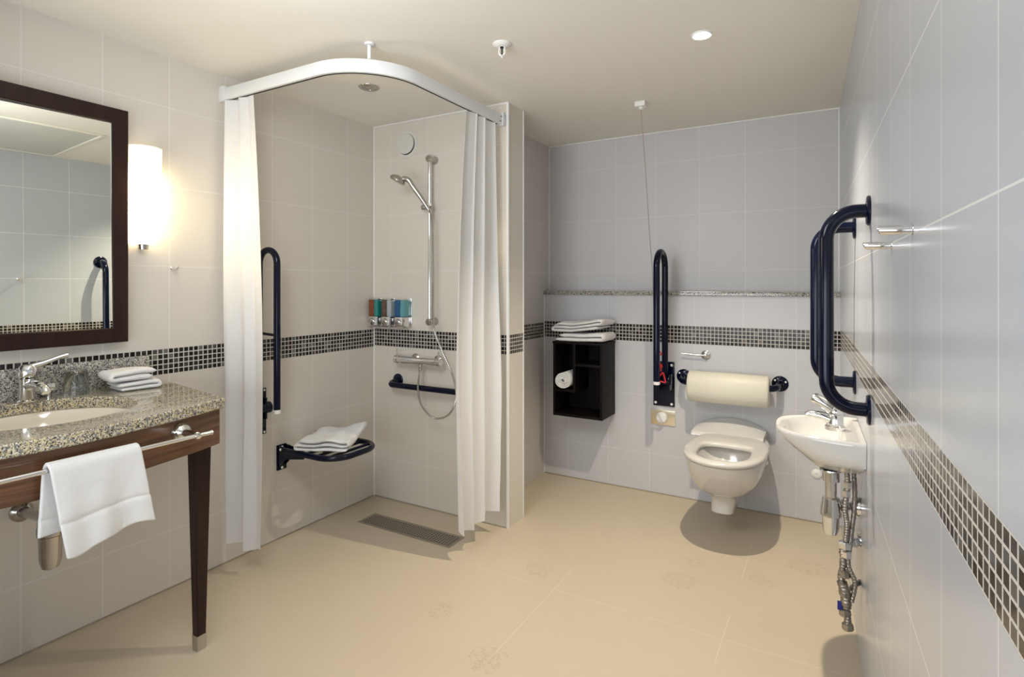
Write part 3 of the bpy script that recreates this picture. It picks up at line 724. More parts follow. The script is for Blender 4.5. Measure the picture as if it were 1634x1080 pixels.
# fold-down shower seat
SZ = 0.482
t = thing('folding_shower_seat', 'navy tubular fold-down shower seat on the left wall', 'shower seat', (LX, 2.2, 0.37))
ring = fillet([(LX+0.05, 2.02, SZ), (-2.19, 2.02, SZ), (-2.19, 2.36, SZ), (LX+0.05, 2.36, SZ)], 0.12, 10)
obj('seat_frame', tube(nb(), ring, 0.0155, 18), M['navy'], t)
ring2 = [V((LX+0.215+0.10*math.cos(a), 2.19+0.085*math.sin(a), SZ-0.006)) for a in [2*PI*k/40 for k in range(40)]]
b_ = nb()
for xx in (-2.50, -2.42, -2.34, -2.27): tube(b_, [(xx, 2.02, SZ-0.002), (xx, 2.36, SZ-0.002)], 0.008, 12)
obj('cross_slats', b_, M['navy'], t)
for yy in (2.032, 2.348):
    b_ = box(nb(), (LX, yy-0.03, 0.372), (LX+0.008, yy+0.03, 0.508), 0.002)
    for s in (-1, 1):
        bm = b_
        x0 = LX+0.006
        P = [(x0, 0.39), (x0+0.055, 0.44), (x0+0.20, 0.462), (x0+0.20, 0.475), (x0+0.03, 0.505), (x0, 0.505)]
        f1 = [bm.verts.new((a, yy+s*0.022-0.003, z)) for a, z in P]; f2 = [bm.verts.new((a, yy+s*0.022+0.003, z)) for a, z in P]
        bm.faces.new(f1); bm.faces.new(f2[::-1])
        for i in range(len(P)): bm.faces.new((f1[i], f1[(i+1) % 6], f2[(i+1) % 6], f2[i]))
    obj('wall_bracket', b_, M['navy'], t, smooth=30)
caps([(LX+0.008, 2.032, 0.495), (LX+0.008, 2.032, 0.383), (LX+0.03, 2.006, 0.489)], (1, -0.3, 0), M['white'], t, 0.007)
def wseat(p):
    k = max(0, (p.x+p.y*0.6)/0.16); return V((p.x, p.y, p.z+0.030*k*k))
bm = nb(); fold_cloth(bm, (-2.378, 2.175, SZ+0.016), 0.29, 0.27, 0.021, 3, 0.42, 12, wseat, 0.013, True)
tag(obj('folded_towel', bm, M['towel'], smooth=80), 'loosely folded white towel lying on the fold-down shower seat', 'towel')

# floor drain
t = thing('floor_drain', 'long rectangular perforated metal floor drain in the shower', 'drain', (-2.07, 2.45, 0))
DX0, DX1, DY0, DY1 = -2.40, -1.745, 2.385, 2.53
bm = nb()
def rr(i, z): return [V((DX0+i, DY0+i, z)), V((DX1-i, DY0+i, z)), V((DX1-i, DY1-i, z)), V((DX0+i, DY1-i, z))]
bridge(bm, [rr(0, 0.0005), rr(0.002, 0.003), rr(0.016, 0.003), rr(0.018, 0.0005)], cap=False)
obj('rim', bm, M['drain'], t, smooth=0)
obj('well', box(nb(), (DX0+0.017, DY0+0.017, 0.0003), (DX1-0.017, DY1-0.017, 0.0008)), M['black'], t)
bm = nb(); nx, ny = 34, 7
ux = (DX1-DX0-0.038)/nx; uy = (DY1-DY0-0.038)/ny; hs = 0.0050
for i in range(nx):
    for j in range(ny):
        cx = DX0+0.019+ux*(i+0.5); cy = DY0+0.019+uy*(j+0.5)
        o_ = [bm.verts.new((cx+a*ux/2, cy+b4*uy/2, 0.0026)) for a, b4 in ((-1, -1), (0, -1), (1, -1), (1, 0), (1, 1), (0, 1), (-1, 1), (-1, 0))]
        i_ = [bm.verts.new((cx+math.cos(a)*hs*1.15, cy+math.sin(a)*hs, 0.0026)) for a in [PI*1.25+PI/4*k for k in range(8)]]
        for k in range(8): bm.faces.new((o_[k], o_[(k+1) % 8], i_[(k+1) % 8], i_[k]))
bmesh.ops.remove_doubles(bm, verts=bm.verts[:], dist=1e-5)
obj('grate', bm, M['drain'], t, smooth=0)

# vent
vx, vz = -2.336, 2.254
t = thing('extract_vent', 'round cream ventilation valve high on the shower wall', 'vent', (vx, SY, vz))
obj('collar', lathe(nb(), (vx, SY, vz), (0, -1, 0), [(0.088, 0), (0.086, 0.003), (0.072, 0.005), (0.068, 0.005), (0.066, 0.004), (0.065, 0.0)], 48, cap=False), M['ventcream'], t)
obj('gap', lathe(nb(), (vx, SY-0.0005, vz), (0, -1, 0), [(0.066, 0), (0.066, 0.001), (0, 0.001)], 48, cap=False), M['black'], t)
obj('disc', lathe(nb(), (vx, SY-0.006, vz+0.001), (0, -1, 0.05), [(0.0, -0.002), (0.056, 0), (0.0635, 0.002), (0.063, 0.005), (0.045, 0.007), (0, 0.008)], 48, cap=False), M['ventcream'], t)

# slide bar and handset
bx_, by_ = -2.112, 2.690
t = thing('shower_riser', 'chrome shower riser rail with sliding handset holder', 'shower rail', (bx_, SY, 1.12))
obj('rail', tube(nb(), [(bx_, by_, 1.135), (bx_, by_, 2.135)], 0.0105, 18), M['chrome'], t)
for zz in (2.128, 1.150):
    b_ = lathe(nb(), (bx_, SY, zz), (0, -1, 0), [(0.024, 0), (0.024, 0.006), (0.019, 0.012), (0.016, 0.045), (0.021, 0.052), (0.021, 0.068), (0.014, 0.076), (0, 0.076)], 28, cap=False)
    obj('wall_bracket', b_, M['satin'], t)
b_ = lathe(nb(), (bx_, by_, 1.825), (0, 0, 1), [(0.016, 0), (0.019, 0.004), (0.019, 0.034), (0.016, 0.038)], 24, cap=True)
lathe(b_, (bx_-0.012, by_-0.004, 1.838), (-1, -0.2, 0), [(0.012, 0), (0.016, 0.012), (0.016, 0.036), (0.012, 0.040), (0, 0.040)], 20, cap=False)
tube(b_, [(bx_+0.005, by_, 1.845), (bx_+0.022, by_-0.03, 1.850)], 0.012, 14)
obj('slider', b_, M['satin'], t)
# handset
h0 = V((bx_+0.030, by_-0.045, 1.815)); h1 = V((bx_-0.058, by_-0.125, 1.985))
t = thing('shower_handset', 'chrome hand shower resting in its holder, head tilted down', 'shower head', h0)
b_ = nb(); P = crom([h0, h0.lerp(h1, 0.35)+V((0, -0.004, 0.006)), h0.lerp(h1, 0.75), h1, h1+V((-0.030, -0.012, 0.010))], 6)
tube(b_, P, [0.0125+0.004*i/len(P) for i in range(len(P))], 16)
obj('handle', b_, M['satin'], t)
hd = V((-0.45, -0.30, -0.95)).normalized(); hc = h1+V((-0.058, -0.022, 0.008))
obj('head', lathe(nb(), hc-hd*0.020, hd, [(0, 0), (0.022, 0.001), (0.042, 0.012), (0.049, 0.026), (0.049, 0.034), (0.043, 0.039), (0.0, 0.040)], 32, cap=False), M['satin'], t)
# thermostatic mixer bar
mz, my = 0.912, 2.675
t = thing('shower_mixer', 'chrome thermostatic bar mixer below the mosaic band in the shower', 'mixer valve', (-2.18, SY, mz))
b_ = nb(); tube(b_, [(-2.335, my, mz), (-2.05, my, mz)], 0.0215, 28)
obj('mixer_body', b_, M['chrome'], t)
for xx, e in ((-2.352, -1), (-2.034, 1)):
    b_ = lathe(nb(), (xx-0.018*e, my, mz), (e, 0, 0), [(0.022, 0), (0.024, 0.004), (0.024, 0.034), (0.020, 0.038), (0, 0.038)], 28, cap=False)
    tube(b_, [(xx, my, mz+0.018), (xx, my-0.002, mz+0.062)], 0.0055, 12)
    obj('control_knob', b_, M['chrome'], t)
for xx in (-2.26, -2.085):
    obj('wall_union', lathe(nb(), (xx, SY, mz), (0, -1, 0), [(0.034, 0), (0.034, 0.006), (0.026, 0.014), (0.018, 0.018), (0.018, 0.055)], 28, cap=False), M['satin'], t)
obj('hose_outlet', lathe(nb(), (-2.172, my, mz-0.018), (0, 0, -1), [(0.012, 0), (0.012, 0.018), (0.010, 0.020), (0.010, 0.035), (0, 0.035)], 18, cap=False), M['satin'], t)
# hose
b_ = nb()
hp = crom([h0+V((0.004, -0.002, -0.004)), (-2.066, 2.650, 1.76), (-2.062, 2.655, 1.60), (-2.064, 2.66, 1.38), (-2.060, 2.655, 1.22), (-2.035, 2.640, 1.10), (-1.965, 2.62, 0.99), (-1.885, 2.61, 0.86), (-1.86, 2.61, 0.74), (-1.91, 2.612, 0.635), (-2.015, 2.612, 0.600), (-2.11, 2.615, 0.66), (-2.155, 2.635, 0.74), (-2.170, 2.660, 0.82), (-2.172, my, 0.868)], 26)
tube(b_, hp, [0.0066 if i % 2 else 0.0052 for i in range(len(hp))], 10)
tag(obj('shower_hose', b_, M['satin'], smooth=20), 'ribbed silver shower hose looping from handset to mixer', 'hose')
# horizontal grab rail in the shower
t = thing('shower_grab_rail', 'navy horizontal grab rail on the shower back wall', 'grab rail', (-2.44, SY, 0.755))
gz = 0.752
pts = fillet([(-2.405, SY, gz+0.018), (-2.425, SY-0.075, gz), (-2.30, SY-0.078, gz), (-1.85, SY-0.078, gz), (-1.83, SY, gz)], 0.035, 8)
obj('bar', tube(nb(), pts, 0.0175, 20), M['navy'], t)
for xx, zz in ((-2.405, gz+0.018), (-1.83, gz)):
    obj('flange', lathe(nb(), (xx, SY, zz), (0, -1, 0), [(0.040, 0), (0.040, 0.004), (0.036, 0.008), (0.018, 0.010)], 28, cap=False), M['navy'], t)
# dispensers
for k, (lab, fm, sm) in enumerate((('leftmost soap dispenser in the shower, orange patterned with a teal side', 'orange', 'teal'), ('middle soap dispenser in the shower, brown patterned with a pale grey side', 'brown', 'greyliq'), ('rightmost soap dispenser in the shower, blue patterned with a blue-green side', 'bluep', 'tealblue'))):
    cx = -2.556+0.108*k
    t = thing('soap_dispenser', lab, 'dispenser', (cx, SY, 1.10), 'soap dispensers on the shower wall')
    obj('back_plate', box(nb(), (cx-0.053, SY-0.012, 1.105), (cx+0.053, SY, 1.290), 0.003), M['chrome'], t)
    def shell(x0, x1, y0_, z0_, z1_, m, nm, bev=0.012):
        obj(nm, box(nb(), (x0, y0_, z0_), (x1, SY-0.011, z1_), bev, 4), m, t)
    shell(cx-0.038, cx+0.006, SY-0.070, 1.172, 1.279, M[fm], 'printed_front')
    shell(cx+0.004, cx+0.040, SY-0.067, 1.172, 1.279, M[sm], 'liquid_chamber')
    b_ = box(nb(), (cx-0.040, SY-0.072, 1.106), (cx+0.042, SY-0.011, 1.173), 0.014, 4)
    obj('pump_housing', b_, M['chrome'], t)
    obj('push_button', lathe(nb(), (cx-0.006, SY-0.070, 1.138), (0, -1, -0.25), [(0.024, -0.004), (0.023, 0.006), (0.016, 0.012), (0, 0.014)], 24, cap=False), M['satin'], t)
    obj('lid', box(nb(), (cx-0.036, SY-0.068, 1.278), (cx+0.040, SY-0.012, 1.288), 0.004), M['chrome'], t)

# ------------------------------------------------------------------ WC wall
# cabinet
X0, X1, YC, Z0, Z1 = -1.660, -1.308, 3.455, 0.492, 0.978
t = thing('towel_cabinet', 'black-brown open cubby cabinet hung on the back wall', 'cabinet', ((X0+X1)/2, YC+0.12, Z0))
w = 0.016
obj('side_panel', box(nb(), (X0, YC, Z0), (X0+w, WY, Z1), 0.001), M['wenge'], t)
obj('side_panel', box(nb(), (X1-w, YC, Z0), (X1, WY, Z1), 0.001), M['wenge'], t)
obj('top_panel', box(nb(), (X0-0.003, YC-0.003, Z1-0.001), (X1+0.003, WY, Z1+0.014), 0.001), M['wenge'], t)
obj('bottom_panel', box(nb(), (X0+w, YC, Z0), (X1-w, WY, Z0+w), 0.001), M['wenge'], t)
obj('back_panel', box(nb(), (X0+w, WY-0.008, Z0+w), (X1-w, WY, Z1)), M['wenge'], t)
XD = -1.515; ZS = 0.672
obj('divider', box(nb(), (XD, YC+0.002, ZS), (XD+w, WY-0.008, Z1), 0.001), M['wenge'], t)
obj('shelf', box(nb(), (X0+w, YC+0.002, ZS-w), (XD+w, WY-0.008, ZS), 0.001), M['wenge'], t)
obj('shelf', box(nb(), (XD+w, YC+0.002, 0.832), (X1-w, WY-0.008, 0.832+w), 0.001), M['wenge'], t)
# rolled towel
def rolled():
    bm = nb(); c = V((-1.580, 0, ZS+0.064)); N = 150; turns = 4.2; y0_, y1_ = YC-0.018, YC+0.20
    rows = []
    for i in range(N+1):
        s = i/N; a = s*turns*2*PI; r = 0.011+0.046*s
        k = 1+0.05*math.sin(a*2+1)
        p = V((c.x+math.cos(a)*r*k*0.97, 0, c.z+math.sin(a)*r*k))
        rows.append([V((p.x+0.002*noise.noise(p*40+V((0, y*9, 0))), y + (0.004*math.sin(a*1.7+s*5) if y == y0_ else 0), p.z)) for y in (y0_, y0_+0.004, y0_+0.07, y0_+0.14, y1_)])
    vs = [[bm.verts.new(p) for p in r] for r in rows]
    for i in range(N):
        for j in range(4): bm.faces.new((vs[i][j], vs[i][j+1], vs[i+1][j+1], vs[i+1][j]))
    return bm
o = obj('rolled_towel', rolled(), M['towel'], smooth=80)
md = o.modifiers.new('thick', 'SOLIDIFY'); md.thickness = 0.0085; md.offset = 0
md = o.modifiers.new('bev', 'BEVEL'); md.width = 0.003; md.segments = 2; md.limit_method = 'ANGLE'
tag(o, 'rolled white towel in the left cubby of the black-brown cabinet', 'towel')
def w1(p): return V((p.x, p.y, p.z+0.022*max(-0.3, p.x/0.17)))
def w2(p): return V((p.x, p.y, p.z+0.006*max(-0.3, p.x/0.17)))
def big_towel(label, c, size, rot, seed, warp, layers=3):
    bm = nb(); h = size[2]/layers
    for i in range(layers):
        pad(bm, (c[0]+(0.004 if i % 2 else -0.004), c[1], c[2]+h*(i+0.5)), (size[0]*(1-0.03*(i % 2)), size[1]*(1-0.03*((i+1) % 2)), h*1.30), rot+0.015*(i-1), 0.009, 0.34, 0.55, nu=64, seed=seed+i, warp=warp)
    # rounded fold on the left hiding the leaf edges
    return tag(obj('folded_towel', bm, M['towel'], smooth=80), label, 'towel')
tag(obj('folded_towel', fold_cloth(nb(), (-1.476, 3.565, 0.9935), 0.345, 0.235, 0.0285, 2, -0.02, 21, w2, 0.004), M['towel'], smooth=80), 'lower folded white bath towel, flat on top of the black-brown cabinet', 'towel')
tag(obj('folded_towel', fold_cloth(nb(), (-1.484, 3.560, 1.0620), 0.355, 0.240, 0.0215, 3, -0.03, 31, w1, 0.009, True), M['towel'], smooth=80), 'upper folded white bath towel with a raised right end, on the cabinet', 'towel')
# fold-up rail by the toilet
t = thing('folding_grab_rail', 'navy fold-up grab rail on the back wall left of the toilet', 'grab rail', (RX, WY, 0.58), 'fold-up navy grab rails')
u_rail(t, (RX, WY, 0), None, (0, -1, 0), 0.075, 0.27, 1.578, 0.778, 0.735, 0.020)
b_ = box(nb(), (-1.042, WY-0.008, 0.580), (-0.903, WY, 0.872), 0.002)
box(b_, (-0.985, WY-0.10, 0.70), (-0.977, WY-0.006, 0.80), 0.002); box(b_, (-0.919, WY-0.10, 0.70), (-0.911, WY-0.006, 0.80), 0.002)
tube(b_, [(-0.99, WY-0.075, 0.75), (-0.906, WY-0.075, 0.75)], 0.016, 16)
obj('hinge_plate', b_, M['navy'], t)
caps([(a, WY-0.008, z) for a, z in ((-1.026, 0.600), (-0.922, 0.597), (-0.922, 0.720), (-0.922, 0.850), (-1.026, 0.850))]+[(-0.935, WY-0.05, 0.765)], (0, -1, 0), M['white'], t, 0.0085, 0.005)
# control plate
t = thing('control_plate', 'pale brass wall plate with a round white knob below the fold-up rail', 'control', (-0.98, WY, 0.45))
obj('plate', box(nb(), (-1.058, WY-0.008, 0.455), (-0.900, WY, 0.552), 0.003), M['brass'], t)
obj('knob', lathe(nb(), (-0.985, WY-0.007, 0.503), (0, -1, 0), [(0.037, 0), (0.036, 0.014), (0.028, 0.022), (0.0, 0.024)], 32, cap=False), M['white'], t)
b_ = nb(); tube(b_, [(-1.0, WY-0.0315, 0.525), (-0.970, WY-0.0315, 0.481)], 0.003, 8); obj('knob_pointer', b_, M['white'], t)
# flush lever
t = thing('flush_lever', 'chrome toilet flush lever pointing left above the padded backrest', 'flush lever', (-0.708, WY, 0.93))
b_ = lathe(nb(), (-0.708, WY, 0.930), (0, -1, 0), [(0.029, 0), (0.029, 0.006), (0.023, 0.010), (0.015, 0.012), (0.014, 0.028), (0.009, 0.032), (0, 0.032)], 28, cap=False)
obj('rosette', b_, M['chrome'], t)
obj('handle', tube(nb(), [(-0.708, WY-0.026, 0.930), (-0.775, WY-0.030, 0.931), (-0.852, WY-0.030, 0.935)], [0.006, 0.0045, 0.0055], 12), M['chrome'], t)
# padded backrest
BZ, BYY = 0.755, WY-0.125
t = thing('padded_backrest', 'cream padded roll backrest on a navy rail above the toilet', 'backrest', (-0.55, WY, BZ))
bar = fillet([(-0.845, WY, BZ+0.03), (-0.835, BYY, BZ+0.015), (-0.30, BYY, BZ+0.015), (-0.285, WY, BZ+0.03)], 0.05, 8)
obj('rail', tube(nb(), bar, 0.019, 18), M['navy'], t)
for xx in (-0.845, -0.285):
    obj('flange', lathe(nb(), (xx, WY, BZ+0.03), (0, -1, 0), [(0.046, 0), (0.046, 0.004), (0.041, 0.009), (0.02, 0.011)], 32, cap=False), M['navy'], t)
caps([(xx+0.033*math.cos(a), WY-0.008, BZ+0.03+0.033*math.sin(a)) for xx in (-0.845, -0.285) for a in (0.4, 2.5, 4.6)], (0, -1, 0), M['white'], t, 0.006, 0.003)
bm = nb(); rings = []
for x_, k in ((-0.790, 0.001), (-0.790, 0.80), (-0.787, 0.93), (-0.778, 1.0), (-0.55, 1.01), (-0.342, 1.0), (-0.333, 0.93), (-0.330, 0.80), (-0.330, 0.001)):
    rings.append([V((x_, BYY+0.070*k*math.cos(a), BZ-0.005+0.093*k*(abs(math.sin(a))**0.85)*math.copysign(1, math.sin(a)))) for a in [2*PI*i/40 for i in range(40)]])
bridge(bm, rings); obj('cushion', bm, M['cushion'], t, smooth=60)

# toilet
TC = -0.513
def oval(cy, hw, yb, yf, n=64, p=2.3, flat=0.0):
    """egg outline: rear yb, front yf, widest at cy"""
    out = []
    for k in range(n):
        a = 2*PI*k/n; s, c = math.sin(a), math.cos(a)
        ly = (yb-cy) if s > 0 else (cy-yf); pp = 2/ (p if s <= 0 else p+1.4)
        out.append((TC+math.copysign(abs(c)**pp, c)*hw, cy+math.copysign(abs(s)**pp, s)*ly))
    return out
def ring(o, z): return [V((a, b5, z)) for a, b5 in o]
t = thing('toilet', 'wall-hung white toilet without a lid on the back wall', 'toilet', (TC, 3.3, 0.12))
bm = nb()
O = lambda hw, yb, yf, cy=3.20, p=2.3: oval(cy, hw, yb, yf, p=p)
body = [ring(O(0.056, 3.43, 3.20, 3.28, 3.2), 0.138), ring(O(0.061, 3.44, 3.185, 3.28, 3.2), 0.144), ring(O(0.065, 3.47, 3.20, 3.30, 3.0), 0.20), ring(O(0.070, 3.50, 3.18, 3.30, 3.0), 0.235),
        ring(O(0.105, 3.62, 3.13, 3.28, 2.6), 0.255), ring(O(0.140, 3.694, 3.085, 3.25, 2.4), 0.280), ring(O(0.170, 3.70, 3.04, 3.22), 0.325), ring(O(0.188, 3.70, 2.985, 3.20), 0.385),
        ring(O(0.196, 3.70, 2.935, 3.20), 0.440), ring(O(0.197, 3.70, 2.925, 3.20), 0.462), ring(O(0.190, 3.69, 2.935, 3.20), 0.468),
        ring(O(0.135, 3.36, 2.985, 3.16, 2.2), 0.466), ring(O(0.128, 3.35, 3.0, 3.16, 2.1), 0.452), ring(O(0.110, 3.32, 3.04, 3.17, 2.0), 0.38), ring(O(0.075, 3.28, 3.09, 3.18, 2.0), 0.30), ring(O(0.04, 3.24, 3.13, 3.19, 2.0), 0.275), ring(O(0.002, 3.192, 3.188, 3.19, 2.0), 0.272)]
body = [[V((p.x-0.018*max(0, (0.40-p.z)/0.2 if p.z < 0.40 else 0)**0.5, p.y, p.z)) if k < 8 else p for p in r_] for k, r_ in enumerate(body)]
bridge(bm, body); obj('bowl', bm, M['ceramic'], t, smooth=60)
bm = nb()
so = lambda d, z: ring(oval(3.19, 0.205-d, 3.50-d, 2.905+d, p=2.25), z)
si = lambda d, z: ring(oval(3.15, 0.130+d, 3.29+d, 2.975-d, p=2.5), z)
bridge(bm, [so(0.006, 0.470), so(0.0, 0.476), so(0.0, 0.486), so(0.008, 0.494), so(0.03, 0.497), si(0.02, 0.496), si(0.004, 0.490), si(0.0, 0.482), si(0.003, 0.470), so(0.006, 0.470)], cap=False)
obj('seat', bm, M['seatpl'], t, smooth=60)
# raised rear deck with arched back
bm = nb(); rows = []
nx_ = 28
for j in range(nx_+1):
    u = -1+2*j/nx_; x_ = TC-0.040+u*0.198
    hgt = 0.055*(1-abs(u)**2.2)
    rows.append([V((x_, y_, z_)) for y_, z_ in ((3.47, 0.478), (3.475, 0.490), (3.50, 0.496), (3.58, 0.500+hgt*0.30), (3.66, 0.502+hgt*0.8), (3.69, 0.500+hgt), (WY-0.001, 0.494+hgt), (WY-0.001, 0.46))])
bridge(bm, rows, closed=True); obj('rear_deck', bm, M['ceramic'], t, smooth=60)
obj('side_bolt', lathe(nb(), (TC+0.193, 3.24, 0.435), (1, -0.1, 0), [(0.012, 0), (0.012, 0.008), (0.008, 0.012), (0, 0.012)], 18, cap=False), M['white'], t)

# ------------------------------------------------------------------ basin on the right wall
BCY = 2.372; BHW = 0.200; BPR = 0.285; BZT = 0.853
def bas(hw, pr, cy=BCY, off=0.0, n=40, p=2.35, x0=0.0):
    """D outline against the right wall"""
    pts = []
    for k in range(n+1):
        a = PI*k/n; c = math.cos(a); s = math.sin(a)
        v = math.copysign(abs(c)**(2/(p+0.6)), c)*hw; o_ = off + (abs(s)**(2/(p-0.35)))*(pr-off)
        pts.append((cy-v, o_))
    return pts
def bring(o, z, zf=None):
    return [RP(y, off, z if zf is None else zf(y, off)) for y, off in o]
def el(cy, hy, co, ho, z, n=41):
    return [RP(cy-hy*math.cos(2*PI*k/n), co+ho*math.sin(2*PI*k/n), z) for k in range(n)]
t = thing('wash_basin', 'small white wall-hung wash basin on the right wall', 'basin', RP(BCY, 0.0, 0.70))
bm = nb()
A = lambda hw, pr, z, off=0.001: bring(bas(hw, pr, off=off), z)
rings = [A(0.055, 0.135, 0.706, 0.03), A(0.075, 0.150, 0.716, 0.01), A(0.120, 0.175, 0.738), A(0.198, 0.200, 0.768), A(0.202, 0.235, 0.795), A(0.204, 0.262, 0.818), A(0.206, 0.276, 0.836), A(0.205, 0.278, 0.846), A(0.201, 0.275, BZT),
         A(0.188, 0.262, BZT-0.001, 0.012), A(0.180, 0.252, BZT-0.006, 0.055), A(0.165, 0.245, BZT-0.028, 0.062), A(0.135, 0.222, BZT-0.075, 0.075), A(0.07, 0.18, BZT-0.098, 0.10), A(0.01, 0.14, BZT-0.101, 0.135)]
bridge(bm, rings); obj('bowl', bm, M['ceramic'], t, smooth=60)
b_ = lathe(nb(), RP(BCY, 0.10, BZT-0.010), (0.6, 0.0, 0.5), [(0, 0), (0.008, 0.001), (0.009, 0.003), (0, 0.003)], 16, cap=False)
# tap
tp = RP(BCY-0.02, 0.082, BZT)
t = thing('basin_tap', 'chrome lever mixer tap on the small wash basin', 'tap', tp)
n3 = RN
bm = nb()
lathe(bm, tp-V((0, 0, 0.004)), (0, 0, 1), [(0.033, 0), (0.033, 0.012), (0.027, 0.018), (0.026, 0.052), (0.020, 0.062), (0, 0.064)], 24, cap=False)
obj('tap_body', bm, M['chrome'], t)
obj('spout', tube(nb(), [tp+V((0, 0, 0.026)), tp+n3*0.04+V((0, 0, 0.040)), tp+n3*0.085+V((0, 0, 0.045)), tp+n3*0.092+V((0, 0, 0.040))], [0.022, 0.017, 0.013, 0.011], 18), M['chrome'], t)
bm = nb(); tube(bm, [tp+V((0, 0, 0.062)), tp+n3*0.03+V((0, 0, 0.084)), tp+n3*0.065+V((0, 0, 0.104)), tp+n3*0.075+V((0, 0, 0.106))], [0.024, 0.022, 0.019, 0.012], 14)
lathe(bm, tp+V((0, 0, 0.054)), (0, 0, 1), [(0.026, 0), (0.027, 0.012), (0.020, 0.026), (0, 0.03)], 24, cap=False)
obj('lever', bm, M['chrome'], t)
t = thing('tap_stop_valve', 'small dark valve knob on the right wall behind the basin tap', 'valve', RP(2.62, 0, 0.90))
obj('stem', tube(nb(), [RP(2.52, 0, 0.905), RP(2.52, 0.022, 0.905)], 0.006, 10), M['navy'], t)
obj('knob', lathe(nb(), RP(2.52, 0.020, 0.905), (0, 0, 1), [(0.009, -0.02), (0.012, -0.014), (0.009, -0.004), (0.013, 0.006), (0.008, 0.02), (0, 0.022)], 14, cap=True), M['navy'], t)
# basin trap
q = V((-0.014, 2.350, 0))
t = thing('basin_trap', 'chrome bottle trap hanging under the small wash basin', 'waste trap', (q.x, q.y, 0.47))
obj('collar', lathe(nb(), (q.x, q.y, 0.704), (0, 0, -1), [(0.036, 0), (0.037, 0.004), (0.028, 0.010), (0.028, 0.042), (0.019, 0.046), (0.019, 0.12)], 28, cap=False), M['chrome'], t)
obj('bottle', lathe(nb(), (q.x, q.y, 0.600), (0, 0, -1), [(0.019, -0.005), (0.028, 0.0), (0.034, 0.045), (0.035, 0.062), (0.029, 0.066), (0.026, 0.115), (0.020, 0.130), (0.008, 0.136), (0, 0.136)], 28, cap=False), M['chrome'], t)
wp = RP(2.39, 0, 0.570)
obj('waste_pipe', tube(nb(), [(q.x, q.y, 0.573), tuple(wp)], 0.0165, 18), M['chrome'], t)
obj('wall_flange', lathe(nb(), wp, RN, [(0.038, 0), (0.038, 0.010), (0.034, 0.024), (0.020, 0.028)], 28, cap=False), M['chrome'], t)
obj('pipe_nut', lathe(nb(), (q.x+0.03, q.y+0.014, 0.5725), (wp-V((q.x, q.y, 0.573))), [(0.020, 0), (0.021, 0.004), (0.021, 0.02), (0.018, 0.024)], 8, cap=True), M['chrome'], t)
# supply pipes and valves
c = V((0.034, 2.33, 0))
t = thing('supply_pipework', 'tangled metal supply pipes with isolation valves below the basin', 'pipes', (c.x, c.y, 0.17))
obj('braided_hose', tube(nb(), crom([(c.x, c.y, 0.72), (c.x+0.004, c.y, 0.66), (c.x-0.004, c.y, 0.58), (c.x+0.002, c.y, 0.52), (c.x-0.002, c.y, 0.46)], 14), [0.008+0.0015*(i % 2) for i in range(57)], 12), M['grimy'], t, smooth=20)
obj('braided_hose', tube(nb(), crom([(c.x+0.022, c.y+0.02, 0.72), (c.x+0.026, c.y+0.02, 0.60), (c.x+0.014, c.y+0.01, 0.47), (c.x+0.006, c.y, 0.38), (c.x+0.026, c.y, 0.32), (c.x+0.016, c.y, 0.25)], 12), [0.007+0.0015*(i % 2) for i in range(61)], 12), M['grimy'], t, smooth=20)
for z_, dx_, r_ in ((0.672, 0.004, 0.016), (0.640, 0.0, 0.014), (0.455, -0.004, 0.021), (0.425, 0.0, 0.019)):
    obj('compression_nut', lathe(nb(), (c.x+dx_, c.y, z_), (0, 0, -1), [(r_*0.7, -0.004), (r_, 0), (r_, 0.02), (r_*0.7, 0.024)], 6, cap=True), M['chrome'], t, smooth=20)
wv = RP(2.40, 0, 0.448)
b_ = tube(nb(), [(c.x-0.002, c.y, 0.448), tuple(wv)], 0.013, 16); lathe(b_, wv, RN, [(0.028, 0), (0.026, 0.008), (0.014, 0.010)], 20, cap=False)
lathe(b_, V((c.x, c.y, 0.448)).lerp(wv, 0.45), wv-V((c.x, c.y, 0.448)), [(0.015, 0), (0.018, 0.004), (0.018, 0.018), (0.014, 0.02)], 6)
obj('elbow_valve', b_, M['chrome'], t, smooth=30)
bm = nb(); P = crom([(c.x-0.012, c.y, 0.43), (c.x-0.010, c.y, 0.38), (c.x-0.016, c.y, 0.33), (c.x-0.006, c.y, 0.28), (c.x, c.y, 0.23), (c.x+0.004, c.y, 0.18), (c.x+0.002, c.y, 0.145)], 9)
tube(bm, P, [0.010+0.004*noise.noise(p*60)+0.002*(i % 2)+(0.006 if 20 < i < 38 else 0) for i, p in enumerate(P)], 12)
obj('pipe_drop', bm, M['grimy'], t, smooth=30)
for z_ in (0.352, 0.285, 0.215, 0.168):
    obj('olive_nut', lathe(nb(), (c.x-0.006 if z_ > 0.2 else c.x+0.003, c.y, z_), (0.1, 0, -1), [(0.012, -0.004), (0.018, 0), (0.019, 0.018), (0.012, 0.022)], 8, cap=True), M['grimy'], t, smooth=20)
obj('drain_cock', tube(nb(), [(c.x+0.006, c.y, 0.290), tuple(RP(2.42, 0, 0.287))], [0.007, 0.009], 12), M['grimy'], t)
obj('valve_tag', box(nb(), (c.x-0.028, c.y-0.010, 0.215), (c.x-0.012, c.y-0.004, 0.245), 0.001), M['blue'], t)
# little white cap on the back wall
tag(obj('pipe_cap', lathe(nb(), (-0.093, WY, 0.281), (0, -1, 0), [(0.028, 0), (0.026, 0.006), (0.016, 0.012), (0.006, 0.012), (0.006, 0.006), (0, 0.006)], 24, cap=False), M['white']), 'small round white pipe cap low on the back wall behind the basin', 'cap')

